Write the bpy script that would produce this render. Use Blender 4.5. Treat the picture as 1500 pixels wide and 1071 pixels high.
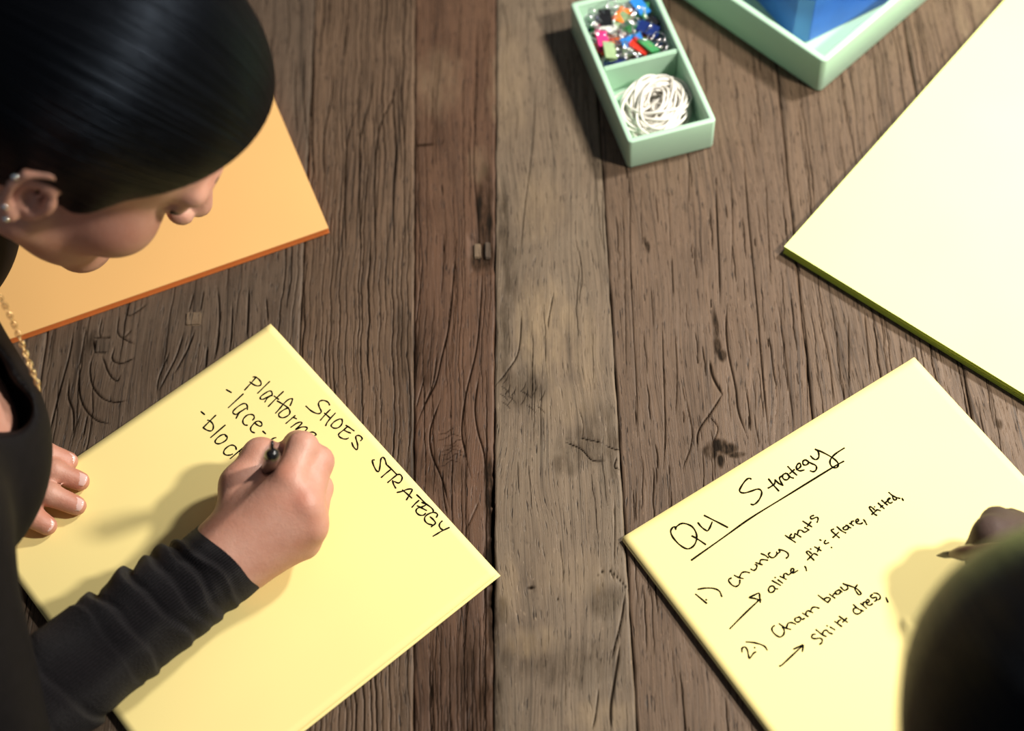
import bpy, bmesh, math, random
import numpy as np
from mathutils import Vector, Matrix

# ------------------------------------------------------------------ camera, world, lights, exposure
for o in list(bpy.data.objects): bpy.data.objects.remove(o)
scene = bpy.context.scene
COL = scene.collection
W_PX, H_PX, F_PX = 1500.0, 1071.0, 2300.0
CAM_H, PITCH, ROLL = 1.05, 0.534114, -0.0847368
_F = np.array([0, math.sin(PITCH), -math.cos(PITCH)])
_U0 = np.array([0, math.cos(PITCH), math.sin(PITCH)]); _R0 = np.array([1.0, 0, 0])
CAM_R = math.cos(ROLL)*_R0 + math.sin(ROLL)*_U0
CAM_U = -math.sin(ROLL)*_R0 + math.cos(ROLL)*_U0

def P(px, py, z=0.0):
    """point of the photograph's pixel (px, py) at height z above the table top"""
    d = _F + (px-W_PX/2)/F_PX*CAM_R - (py-H_PX/2)/F_PX*CAM_U
    t = (CAM_H-z)/-d[2]
    return np.array([d[0]*t, d[1]*t, z])

cam = bpy.data.cameras.new('camera')
cam_o = bpy.data.objects.new('camera', cam); COL.objects.link(cam_o)
cam.sensor_width = 36.0; cam.lens = 36.0*F_PX/W_PX; cam.clip_start = 0.02
cam_o.matrix_world = Matrix(((CAM_R[0], CAM_U[0], -_F[0], 0), (CAM_R[1], CAM_U[1], -_F[1], 0),
                             (CAM_R[2], CAM_U[2], -_F[2], CAM_H), (0, 0, 0, 1)))
cam.dof.use_dof = True; cam.dof.focus_distance = 1.165; cam.dof.aperture_fstop = 3.0
scene.camera = cam_o

world = bpy.data.worlds.new('room_light'); scene.world = world; world.use_nodes = True
world.node_tree.nodes['Background'].inputs[0].default_value = (0.80, 0.90, 1.0, 1)
world.node_tree.nodes['Background'].inputs[1].default_value = 0.16

def area_light(name, loc, target, size, power, color):
    l = bpy.data.lights.new(name, 'AREA'); l.shape = 'DISK'; l.size = size; l.energy = power; l.color = color
    o = bpy.data.objects.new(name, l); COL.objects.link(o); o.location = loc
    d = Vector(target)-Vector(loc); o.rotation_euler = d.to_track_quat('-Z', 'Y').to_euler()
    return o
area_light('ceiling_lamp_far', (0.80, 1.04, 0.85), (0.1, 0.6, 0), 0.11, 16.0, (1.0, 0.95, 0.87))
area_light('ceiling_lamp_side', (0.90, 0.42, 0.98), (0.1, 0.6, 0), 0.12, 20.5, (1.0, 0.93, 0.82))

vs = scene.view_settings
vs.view_transform = 'Standard'; vs.look = 'None'; vs.exposure = 0.0; vs.gamma = 1.0; vs.use_curve_mapping = False

# ------------------------------------------------------------------ helpers
def tag(o, label=None, cat=None, group=None, kind=None):
    if label: o['label'] = label
    if cat: o['category'] = cat
    if group: o['group'] = group
    if kind: o['kind'] = kind
    return o

def empty(name, loc=(0, 0, 0)):
    o = bpy.data.objects.new(name, None); COL.objects.link(o); o.location = loc; o.empty_display_size = 0.02
    return o

def link(name, me, mat=None, parent=None):
    o = bpy.data.objects.new(name, me); COL.objects.link(o)
    if mat is not None and len(me.materials) == 0: me.materials.append(mat)
    if parent is not None:
        o.parent = parent
        o.matrix_parent_inverse = Matrix.Translation(parent.location).inverted() if parent.type == 'EMPTY' and parent.parent is None else Matrix()
    return o

def np_mesh(name, verts, quads, tris=None, smooth=True):
    me = bpy.data.meshes.new(name)
    verts = np.asarray(verts, dtype=np.float32); quads = np.asarray(quads, dtype=np.int32).reshape(-1, 4)
    tris = np.zeros((0, 3), np.int32) if tris is None else np.asarray(tris, np.int32).reshape(-1, 3)
    nq, nt = len(quads), len(tris)
    me.vertices.add(len(verts)); me.vertices.foreach_set('co', verts.ravel())
    me.loops.add(nq*4+nt*3); me.loops.foreach_set('vertex_index', np.concatenate([quads.ravel(), tris.ravel()]))
    me.polygons.add(nq+nt)
    me.polygons.foreach_set('loop_start', np.concatenate([np.arange(nq)*4, nq*4+np.arange(nt)*3]).astype(np.int32))
    me.update(calc_edges=True); me.validate()
    if smooth: me.polygons.foreach_set('use_smooth', np.ones(len(me.polygons), bool))
    return me

def bm_mesh(name, bm, smooth=False):
    me = bpy.data.meshes.new(name); bmesh.ops.recalc_face_normals(bm, faces=bm.faces[:]); bm.to_mesh(me); bm.free()
    if smooth: me.polygons.foreach_set('use_smooth', np.ones(len(me.polygons), bool))
    return me

def attr(me, name, vals):
    a = me.attributes.new(name, 'FLOAT', 'POINT'); a.data.foreach_set('value', np.asarray(vals, np.float32).ravel())

def catmull(pts, n=6):
    p = np.asarray(pts, float)
    if len(p) < 3:
        t = np.linspace(0, 1, n+1)[:, None]; return p[0]*(1-t)+p[-1]*t
    q = np.vstack([2*p[0]-p[1], p, 2*p[-1]-p[-2]]); out = []
    for i in range(1, len(q)-2):
        a, b, c, d = q[i-1:i+3]
        for t in np.linspace(0, 1, n, endpoint=False):
            out.append(.5*((2*b)+(c-a)*t+(2*a-5*b+4*c-d)*t*t+(3*b-a-3*c+d)*t**3))
    out.append(p[-1]); return np.array(out)

def tube(path, rad, seg=8, caps=True, flat=1.0):
    """mesh arrays of a tube along path (n,3), rad scalar or (n,)"""
    path = np.asarray(path, float); n = len(path); rad = np.broadcast_to(rad, (n,))
    tan = np.gradient(path, axis=0); tan /= np.linalg.norm(tan, axis=1)[:, None]+1e-12
    ref = np.array([0, 0, 1.0]) if abs(tan[0, 2]) < .9 else np.array([1.0, 0, 0])
    N = np.zeros((n, 3)); v = np.cross(ref, tan[0]); N[0] = v/np.linalg.norm(v)
    for i in range(1, n):
        v = N[i-1]-tan[i]*np.dot(N[i-1], tan[i]); N[i] = v/np.linalg.norm(v)
    Bn = np.cross(tan, N); a = np.linspace(0, 2*math.pi, seg, endpoint=False)
    V = path[:, None]+rad[:, None, None]*(np.cos(a)[None, :, None]*N[:, None]+flat*np.sin(a)[None, :, None]*Bn[:, None])
    idx = np.arange(n*seg).reshape(n, seg); nx = np.roll(idx, -1, 1)
    Q = np.stack([idx[:-1], nx[:-1], nx[1:], idx[1:]], -1).reshape(-1, 4); V = V.reshape(-1, 3); T = []
    if caps:
        V = np.vstack([V, path[0], path[-1]]); c0, c1 = n*seg, n*seg+1
        for j in range(seg):
            T.append((c0, idx[0, (j+1) % seg], idx[0, j])); T.append((c1, idx[-1, j], idx[-1, (j+1) % seg]))
    return V, Q, np.array(T, int).reshape(-1, 3)

def tube_mesh(name, path, rad, seg=8, caps=True, flat=1.0):
    return np_mesh(name, *tube(path, rad, seg, caps, flat))

def closed_tube_mesh(name, path, rad, seg=6):
    path = np.asarray(path, float); n = len(path)
    tan = np.roll(path, -1, 0)-np.roll(path, 1, 0); tan /= np.linalg.norm(tan, axis=1)[:, None]
    cen = path.mean(0); up = np.array([0.02, 0.03, 1.0]); N = np.cross(up, tan); N /= np.linalg.norm(N, axis=1)[:, None]
    Bn = np.cross(tan, N); a = np.linspace(0, 2*math.pi, seg, endpoint=False)
    V = path[:, None]+rad*(np.cos(a)[None, :, None]*N[:, None]+np.sin(a)[None, :, None]*Bn[:, None])
    idx = np.arange(n*seg).reshape(n, seg); nx = np.roll(idx, -1, 1); dn = np.roll(idx, -1, 0); dx = np.roll(nx, -1, 0)
    return np_mesh(name, V.reshape(-1, 3), np.stack([idx, nx, dx, dn], -1).reshape(-1, 4))

def lathe_mesh(name, a, b, prof, seg=24):
    """revolve profile [(t, r)...] about the axis a->b (t in metres from a)"""
    a = np.asarray(a, float); b = np.asarray(b, float); d = (b-a)/np.linalg.norm(b-a)
    path = np.array([a+d*t for t, r in prof]); r = np.array([max(r, 1e-5) for t, r in prof])
    N = np.cross(d, [0, 0, 1.0] if abs(d[2]) < .9 else [1.0, 0, 0]); N /= np.linalg.norm(N); Bn = np.cross(d, N)
    an = np.linspace(0, 2*math.pi, seg, endpoint=False)
    V = path[:, None]+r[:, None, None]*(np.cos(an)[None, :, None]*N+np.sin(an)[None, :, None]*Bn)
    n = len(prof); idx = np.arange(n*seg).reshape(n, seg); nx = np.roll(idx, -1, 1)
    return np_mesh(name, V.reshape(-1, 3), np.stack([idx[:-1], nx[:-1], nx[1:], idx[1:]], -1).reshape(-1, 4))

# ---- materials
def lin(c):
    return tuple((v/12.92 if v <= .04045 else ((v+.055)/1.055)**2.4) for v in (x/255 for x in c))

class NT:
    def __init__(s, name):
        s.m = bpy.data.materials.new(name); s.m.use_nodes = True; s.t = s.m.node_tree; s.b = s.t.nodes['Principled BSDF']
    def n(s, typ, **kw):
        nd = s.t.nodes.new(typ)
        for k, v in kw.items(): setattr(nd, k, v)
        return nd
    def l(s, a, b): s.t.links.new(a, b)
    def math(s, op, a, b=None, c=None):
        nd = s.n('ShaderNodeMath', operation=op)
        for i, v in enumerate((a, b, c)):
            if v is None: continue
            if isinstance(v, (int, float)): nd.inputs[i].default_value = v
            else: s.l(v, nd.inputs[i])
        return nd.outputs[0]
    def mix(s, fac, a, b, mode='MIX'):
        nd = s.n('ShaderNodeMix', data_type='RGBA', blend_type=mode)
        for i, v in ((0, fac), (6, a), (7, b)):
            if isinstance(v, (int, float)): nd.inputs[i].default_value = v
            elif isinstance(v, (tuple, list)): nd.inputs[i].default_value = (*v[:3], 1)
            else: s.l(v, nd.inputs[i])
        return nd.outputs[2]
    def noise(s, vec, scale, detail=3.0, rough=.55):
        nd = s.n('ShaderNodeTexNoise'); nd.inputs['Scale'].default_value = scale
        nd.inputs['Detail'].default_value = detail; nd.inputs['Roughness'].default_value = rough
        if vec is not None: s.l(vec, nd.inputs['Vector'])
        return nd.outputs['Fac']
    def map(s, vec, scale=(1, 1, 1), rot=(0, 0, 0), loc=(0, 0, 0)):
        nd = s.n('ShaderNodeMapping'); nd.inputs['Scale'].default_value = scale; nd.inputs['Rotation'].default_value = rot
        nd.inputs['Location'].default_value = loc; s.l(vec, nd.inputs['Vector']); return nd.outputs[0]
    def ramp(s, fac, lo, hi, a=0.0, b=1.0):
        nd = s.n('ShaderNodeMapRange'); s.l(fac, nd.inputs[0])
        for i, v in enumerate((lo, hi, a, b)): nd.inputs[i+1].default_value = v
        return nd.outputs[0]
    def bump(s, h, strength, dist):
        nd = s.n('ShaderNodeBump'); nd.inputs['Strength'].default_value = strength; nd.inputs['Distance'].default_value = dist
        s.l(h, nd.inputs['Height']); s.l(nd.outputs[0], s.b.inputs['Normal'])
    def obj(s): return s.n('ShaderNodeTexCoord').outputs['Object']
    def set(s, **kw):
        for k, v in kw.items():
            k = k.replace('_', ' ')
            s.b.inputs[k].default_value = (*v, 1) if isinstance(v, tuple) and len(v) == 3 and k != 'Subsurface Radius' else v

def simple(name, col, rough=.5, var=.08, scale=40.0, bump=0.0, **kw):
    t = NT(name); f = t.noise(t.obj(), scale)
    dark = tuple(c*(1-var) for c in col); lite = tuple(min(1, c*(1+var)) for c in col)
    t.l(t.mix(t.ramp(f, .3, .7), dark, lite), t.b.inputs['Base Color']); t.set(Roughness=rough, **kw)
    if bump: t.bump(t.noise(t.obj(), scale*12), bump, .0004)
    return t.m

def wood(name, base, streak, fibre=1.0, seed=0.0, red=0.0):
    t = NT(name); co = t.map(t.obj(), rot=(0, 0, .055), loc=(seed, seed*.7, 0))
    warp = t.noise(t.map(co, (9, 4, 1)), 1.0, 2)
    sep = t.n('ShaderNodeSeparateXYZ'); t.l(co, sep.inputs[0])
    comb = t.n('ShaderNodeCombineXYZ')
    t.l(t.math('ADD', sep.outputs[0], t.math('MULTIPLY', t.math('SUBTRACT', warp, .5), .03)), comb.inputs[0])
    t.l(sep.outputs[1], comb.inputs[1]); cv = comb.outputs[0]
    fine = t.noise(t.map(cv, (1100, 22, 1)), 1.0, 4, .65)
    med = t.noise(t.map(cv, (210, 6, 1)), 1.0, 4, .6)
    wide = t.noise(t.map(cv, (38, 5, 1)), 1.0, 4, .6)
    blot = t.noise(t.map(cv, (20, 13, 1)), 1.0, 6, .68)
    pore = t.noise(t.map(cv, (650, 60, 1)), 1.0, 2, .5)
    base = tuple(v*.86 for v in base); streak = tuple(v*.95 for v in streak)
    c = t.mix(t.ramp(wide, .3, .7), tuple(v*.66 for v in base), tuple(v*1.34 for v in base))
    spk = t.noise(t.map(cv, (420, 130, 1), loc=(3, 5, 0)), 1.0, 3, .6)
    c = t.mix(t.ramp(blot, .42, .68, 0, .75), c, streak)
    c = t.mix(t.ramp(blot, .42, .22, 0, .55), c, (base[0]*.5, base[1]*.45, base[2]*.43))
    c = t.mix(t.ramp(med, .35, .68, -.1*fibre, .55*fibre), c, tuple(v*.42 for v in base))
    c = t.mix(t.ramp(fine, .40, .64, 0, .55*fibre), c, tuple(v*1.85 for v in base))
    c = t.mix(t.ramp(fine, .46, .30, 0, .6*fibre), c, tuple(v*.38 for v in base))
    c = t.mix(t.ramp(spk, .63, .74, 0, .6), c, tuple(v*2.2 for v in base))
    c = t.mix(t.ramp(spk, .40, .28, 0, .55), c, tuple(v*.4 for v in base))
    c = t.mix(t.ramp(pore, .635, .70, 0, .8), c, (.010, .007, .005))
    lines = t.noise(t.map(cv, (330, 3.5, 1), loc=(7, 1, 0)), 1.0, 3, .55)
    c = t.mix(t.ramp(lines, .58, .66, 0, .6*fibre+.12), c, tuple(v*.22 for v in base))
    c = t.mix(t.ramp(lines, .42, .34, 0, .35), c, tuple(v*1.75 for v in base))
    n2 = t.ramp(t.noise(t.map(cv, (170, 34, 1), loc=(2, 9, 0)), 1.0, 5, .65), .30, .62, .15, 1.35)
    at = t.n('ShaderNodeAttribute', attribute_name='dark_patch').outputs['Fac']
    at = t.math('MULTIPLY', at, n2)
    c = t.mix(at, c, (.016, .012, .009))
    al = t.n('ShaderNodeAttribute', attribute_name='pale').outputs['Fac']
    c = t.mix(t.math('MULTIPLY', al, n2), c, (.27, .195, .118))
    ac = t.n('ShaderNodeAttribute', attribute_name='crack').outputs['Fac']
    c = t.mix(t.ramp(ac, .15, .75, 0, .93), c, (.006, .004, .003))
    t.l(c, t.b.inputs['Base Color'])
    t.l(t.math('MULTIPLY', t.ramp(t.math('MAXIMUM', ac, at), .1, .6, 1, 0), .22), t.b.inputs['Specular IOR Level'])
    t.l(t.ramp(med, .3, .7, .42, .62), t.b.inputs['Roughness'])
    h = t.math('ADD', t.math('MULTIPLY', fine, .5), t.math('ADD', t.math('MULTIPLY', med, .8), t.math('MULTIPLY', t.ramp(pore, .58, .74), -.8)))
    t.bump(h, .75, .0007)
    return t.m
# ------------------------------------------------------------------ floor and table
rng = np.random.default_rng(7); random.seed(7)
floor_m = simple('floor_boards_grey', (.16, .14, .125), .6, .15, 4)
bm = bmesh.new(); bmesh.ops.create_grid(bm, x_segments=2, y_segments=2, size=2.2)
fl = link('floor', bm_mesh('floor', bm), floor_m); fl.location = (.1, .4, -.75); tag(fl, kind='structure')

Y0, Y1 = .17, 1.55
# seams between planks: (x at y=.6, slope dx/dy)
SEAMS = [(-.458, .05), (-.372, .045), (-.168, .042), (-.0773, .043), (-.0150, .071), (.0785, .053), (.2265, .080), (.345, .07), (.475, .06), (.62, .06), (.78, .055), (.95, .05)]
seam_x = lambda i, y: SEAMS[i][0]+SEAMS[i][1]*(y-.6)
KIND = ['l', 'k', 'g', 'd', 't', 'c', 'r', 'r', 'r', 'o', 'o']
WM = {'l': wood('wood_brown_grey', (.105, .070, .046), (.125, .09, .062), 1.0, .3),
      'k': wood('wood_knotty', (.100, .068, .046), (.135, .098, .068), .9, 1.7),
      'g': wood('wood_grooved', (.118, .074, .046), (.135, .088, .056), 1.0, 3.1),
      'd': wood('wood_red_brown', (.098, .052, .031), (.125, .071, .042), .75, 4.9),
      't': wood('wood_tan_grey', (.152, .110, .074), (.190, .146, .100), .6, 6.3),
      'c': wood('wood_cracked', (.120, .077, .049), (.140, .095, .064), .8, 8.8),
      'r': wood('wood_right', (.120, .078, .049), (.142, .094, .063), .85, 11.2),
      'o': wood('wood_outer', (.122, .077, .052), (.14, .095, .07), .8, 14.2)}

def crop(ox, oy, s, pts): return [(ox+x/s, oy+y/s) for x, y in pts]
TRACED = []   # (pixel polyline, half width m, depth m)
def tr(pts, w=.0008, d=.0016): TRACED.append((pts, w*.62, d*.8))
A = (560, 350, 3.059)
for pts, w in (([(335, 0), (320, 150), (300, 370), (265, 530), (240, 640), (200, 720), (170, 790), (150, 850)], .0009),
               ([(450, 110), (440, 300), (420, 500), (375, 690), (355, 850), (370, 950), (400, 1071)], .0009),
               ([(245, 510), (225, 650), (180, 760)], .0007), ([(435, 600), (415, 740), (425, 850), (455, 960), (462, 1071)], .0009),
               ([(262, 715), (215, 850), (220, 960), (265, 1071), (300, 1200)], .0009), ([(190, 610), (150, 760)], .0005),
               ([(278, 0), (270, 160), (262, 260)], .0005), ([(180, 80), (165, 250), (150, 400)], .0006),
               ([(768, 240), (745, 360), (745, 410)], .0006), ([(625, 320), (610, 500), (560, 590), (505, 660)], .0007),
               ([(820, 910), (890, 940), (940, 990), (1000, 992)], .0009), ([(885, 890), (985, 912)], .0006), ([(1000, 925), (1040, 940), (1066, 940)], .0006),
               ([(1050, 980), (1040, 1020), (1062, 1030)], .0008), ([(880, 760), (900, 830), (895, 900)], .0004)): tr(crop(*A, pts), w)
for i in range(16):   # fine curved hatch of the knot on the tan plank
    u = rng.uniform(0, 1); x = 520+200*u+rng.normal(0, 10); y = 640+110*rng.uniform(0, 1)+30*u
    tr(crop(*A, [(x, y), (x+18, y-22), (x+26, y-48)][::-1] if i % 2 else [(x, y), (x+22, y+14), (x+40, y+34)]), .00035, .0004)
for i in range(7):   # ripple lines on the red-brown plank
    y = 880+24*i+rng.normal(0, 6); x0 = 232+rng.uniform(0, 40); tr(crop(*A, [(x0, y), (x0+38, y-12+rng.normal(0, 5)), (x0+70, y-30), (x0+95+rng.uniform(-30, 20), y-20)]), .00025, .0003)
B = (560, 700, 2.586)
for pts, w in (([(920, 440), (905, 540), (885, 620), (868, 690)], .0011), ([(900, 640), (882, 760), (866, 860), (866, 959)], .0016),
               ([(820, 800), (808, 900), (795, 959)], .0008), ([(545, 412), (585, 418)], .0007), ([(660, 450), (668, 462)], .0009),
               ([(815, 370), (850, 345), (885, 370), (940, 430)], .0006), ([(860, 345), (880, 385)], .0005),
               ([(880, 80), (880, 200), (878, 330)], .0005), ([(225, 0), (235, 90), (245, 140)], .0007), ([(320, 190), (365, 90)], .0004)): tr(crop(*B, pts), w)
C4 = (860, 220, 2.142)
for pts, w in (([(405, 100), (406, 180), (412, 320), (418, 480)], .0010), ([(440, 480), (436, 560), (444, 640), (465, 740), (475, 820), (505, 905)], .0010),
               ([(385, 660), (395, 710), (425, 765)], .0016), ([(425, 765), (390, 820), (350, 880), (345, 940)], .0009),
               ([(490, 0), (505, 200), (530, 460), (550, 700), (572, 925)], .0009), ([(135, 80), (135, 330), (145, 560), (155, 750), (158, 900)], .0006),
               ([(235, 540), (240, 700), (245, 880), (240, 1000)], .0007), ([(610, 540), (625, 680), (650, 870)], .0005), ([(675, 480), (690, 640), (692, 830)], .0005),
               ([(265, 330), (270, 460)], .0007), ([(320, 20), (318, 170)], .0006), ([(215, 140), (222, 230)], .0006), ([(200, 430), (208, 560)], .0005),
               ([(730, 530), (760, 660), (775, 800)], .0006), ([(820, 520), (822, 750)], .0006), ([(870, 500), (890, 720)], .0006), ([(178, 270), (182, 300)], .0008),
               ([(560, 80), (570, 300), (578, 420)], .0005), ([(450, 60), (456, 250), (452, 380)], .0004), ([(380, 830), (410, 870), (395, 920)], .0005), ([(310, 780), (330, 900), (300, 1000)], .0006),
               ([(110, 150), (118, 400), (122, 700)], .0004), ([(275, 560), (282, 700), (278, 830)], .0005)): tr(crop(*C4, pts), w)
K = (40, 420, 3.947)
for pts, w in (([(270, 230), (240, 400), (190, 580), (150, 740), (120, 868)], .0010), ([(385, 380), (360, 470), (375, 570), (430, 640), (500, 665), (580, 655)], .0009),
               ([(300, 440), (298, 600), (330, 700), (400, 770), (480, 792)], .0010), ([(432, 400), (470, 500), (515, 542), (540, 510)], .0008), ([(505, 345), (488, 415), (540, 440), (620, 410)], .0008),
               ([(240, 530), (235, 640), (262, 720), (265, 868)], .0010), ([(340, 230), (310, 400), (296, 470)], .0008), ([(110, 290), (80, 420), (45, 520)], .0010),
               ([(430, 180), (415, 260), (430, 300)], .0007), ([(530, 150), (520, 260), (560, 300), (620, 330)], .0007), ([(600, 250), (560, 290)], .0005),
               ([(960, 40), (935, 140)], .0009), ([(1020, 20), (1000, 140)], .0009), ([(905, 260), (860, 400), (800, 520), (760, 600)], .0010), ([(970, 250), (920, 370), (850, 500)], .0010),
               ([(1100, 0), (1110, 150), (1100, 300), (1080, 420)], .0010), ([(1280, 0), (1275, 150), (1268, 300)], .0012), ([(1185, 90), (1180, 250), (1170, 360)], .0009), ([(1040, 350), (1030, 470)], .0012),
               ([(345, 740), (320, 868)], .0009), ([(1380, 60), (1390, 200)], .0009), ([(690, 100), (600, 160), (560, 150)], .0005), ([(820, 380), (760, 520), (745, 620)], .0007)): tr(crop(*K, pts), w)
for pts in ([(385, 295), (480, 290)], [(380, 310), (392, 380)], [(395, 380), (455, 378)]): tr(crop(*K, pts), .0011)
T1 = (400, 0, 2.818)
for pts, w in (([(310, 90), (290, 240)], .0010), ([(245, 270), (240, 400), (215, 520), (205, 640), (215, 740)], .0010), ([(410, 240), (405, 340), (395, 430), (360, 560), (355, 700), (360, 1071)], .0010),
               ([(350, 440), (310, 560), (295, 740), (300, 1071)], .0009), ([(505, 200), (500, 380), (440, 520), (420, 700), (420, 1000), (425, 1071)], .0010), ([(500, 440), (505, 620), (495, 800), (500, 1071)], .0010),
               ([(555, 330), (545, 500), (540, 760), (545, 1071)], .0007), ([(845, 210), (842, 330), (832, 520), (828, 700), (845, 900), (850, 1071)], .0008), ([(695, 760), (700, 800)], .0010), ([(575, 365), (630, 360)], .0007),
               ([(590, 600), (670, 590)], .0005), ([(1085, 330), (1070, 600), (1040, 850), (1020, 1071)], .0006), ([(700, 570), (695, 600)], .0006), ([(1360, 760), (1362, 950), (1372, 1071)], .0006),
               ([(655, 340), (650, 520)], .0004), ([(770, 80), (765, 260)], .0004), ([(705, 960), (700, 1071)], .0005), ([(95, 250), (90, 400), (100, 560)], .0008), ([(130, 200), (125, 420), (150, 620)], .0008), ([(165, 180), (165, 400), (160, 600), (175, 760)], .0009)): tr(crop(*T1, pts), w, .0011)

DARK_PATCHES = [  # pixel ellipse, strength; dark patches on stains, knots, holes and a gouge
    (710, 310, 13, 80, .85), (706, 372, 20, 26, .8), (738, 330, 8, 70, .5), (748, 400, 10, 60, .35), (590, 505, 18, 60, .35), (620, 520, 22, 60, .35), (640, 690, 45, 30, .35),
    (716, 720, 6, 60, .9), (718, 800, 7, 55, .9), (722, 900, 9, 70, .6), (715, 1020, 20, 60, .55), (765, 570, 34, 30, .4), (740, 520, 10, 90, .4),
    (866, 650, 45, 26, .42), (830, 680, 24, 16, .35), (870, 610, 22, 26, .3), (1050, 652, 16, 9, .95), (1066, 658, 14, 8, .9), (1042, 664, 8, 9, .9), (1080, 666, 12, 4, .9), (1056, 676, 5, 10, .9), (1048, 478, 5, 24, .8), (1051, 505, 6, 14, .8), (1058, 520, 7, 9, .8),
    (948, 362, 4, 9, 1.0), (1464, 620, 6, 8, .6), (885, 880, 22, 24, .4), (735, 895, 8, 18, .6), (640, 1000, 60, 60, .25), (840, 970, 50, 30, .3), (770, 960, 50, 25, .3),
    (135, 500, 10, 16, .6), (690, 985, 26, 80, .4), (640, 985, 14, 90, .3), (1040, 660, 10, 8, .8), (895, 650, 8, 60, .35), (880, 200, 26, 60, .1), (560, 250, 40, 50, .15)]
PALE = [(800, 480, 40, 70, .55), (770, 470, 14, 60, .4), (860, 520, 20, 70, .35), (745, 120, 30, 100, .3), (790, 300, 34, 60, .3), (780, 940, 40, 18, .35), (880, 1050, 40, 20, .4), (745, 860, 14, 40, .4),
        (830, 590, 40, 30, .25), (700, 240, 16, 30, .2), (640, 120, 40, 60, .2), (840, 840, 50, 30, .25), (1440, 20, 20, 60, .25), (1410, 30, 10, 40, .3), (1190, 830, 4, 4, 0)]

def tri_noise(x, f, seed):
    r = np.random.default_rng(seed); s = 0
    for k in range(5): s = s+np.sin(x*f*(1+k*.8)+r.uniform(0, 6.28))*(1/(1+k))
    return s/2

def grain_lines(i, kind):
    """procedural cracks of one plank: list of (y array ascending, x array, half width, depth)"""
    r = np.random.default_rng(100+i); out = []
    wd = SEAMS[i+1][0]-SEAMS[i][0]
    def add(t0, y0, y1, amp, w, d):
        n = max(6, int((y1-y0)/.004)); y = np.linspace(y0, y1, n)
        base = seam_x(i, y)*(1-t0)+seam_x(i+1, y)*t0
        x = base+amp*tri_noise(y, 28, 50+i)+.0005*tri_noise(y+t0*3, 240, r.integers(1e6))
        out.append((y, x, w, d))
    if kind in 'gl':
        t = .03
        while t < .98:
            y = .2
            while y < 1.2:
                L = r.uniform(.10, .40); add(t+r.normal(0, .004), y, min(y+L, 1.3), .0022, r.choice([.00025, .0004, .00065], p=[.45, .35, .2]), r.uniform(.0005, .0014)); y += L+r.uniform(0, .06)
            t += r.uniform(.0025, .0065)/wd
    elif kind == 'k':
        for k in range(70): 
            t = r.choice([r.uniform(.02, .22), r.uniform(.6, .98), r.uniform(.02, .98)], p=[.3, .5, .2]); y = r.uniform(.25, 1.1); add(t, y, y+r.uniform(.04, .2), .003, r.uniform(.0002, .00055), .0008)
    elif kind == 'd':
        for k in range(40): y = r.uniform(.25, 1.1); add(r.uniform(.03, .97), y, y+r.uniform(.05, .25), .002, r.uniform(.0002, .0004), .0004)
        for k in range(26): add(r.uniform(.04, .9), .28, .28+r.uniform(.06, .14), .0006, .00035, .0005)
        add(.9, .25, .62, .0004, .0005, .001)
    elif kind == 't':
        for k in range(30): y = r.uniform(.25, 1.1); add(r.uniform(.04, .97), y, y+r.uniform(.01, .08), .003, r.uniform(.0002, .0004), .0003)
    elif kind == 'c':
        for k in range(190):
            y = r.uniform(.25, 1.1); t = r.uniform(.03, .98)
            add(t, y, y+r.uniform(.008, .055), .0016, r.choice([.0002, .00035, .0005]), r.uniform(.0004, .0010))
    else:
        for k in range(90):
            y = r.uniform(.25, 1.15); add(r.uniform(.03, .98), y, y+r.uniform(.02, .22), .0014, r.uniform(.0002, .00042), r.uniform(.0003, .0008))
    return out

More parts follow.
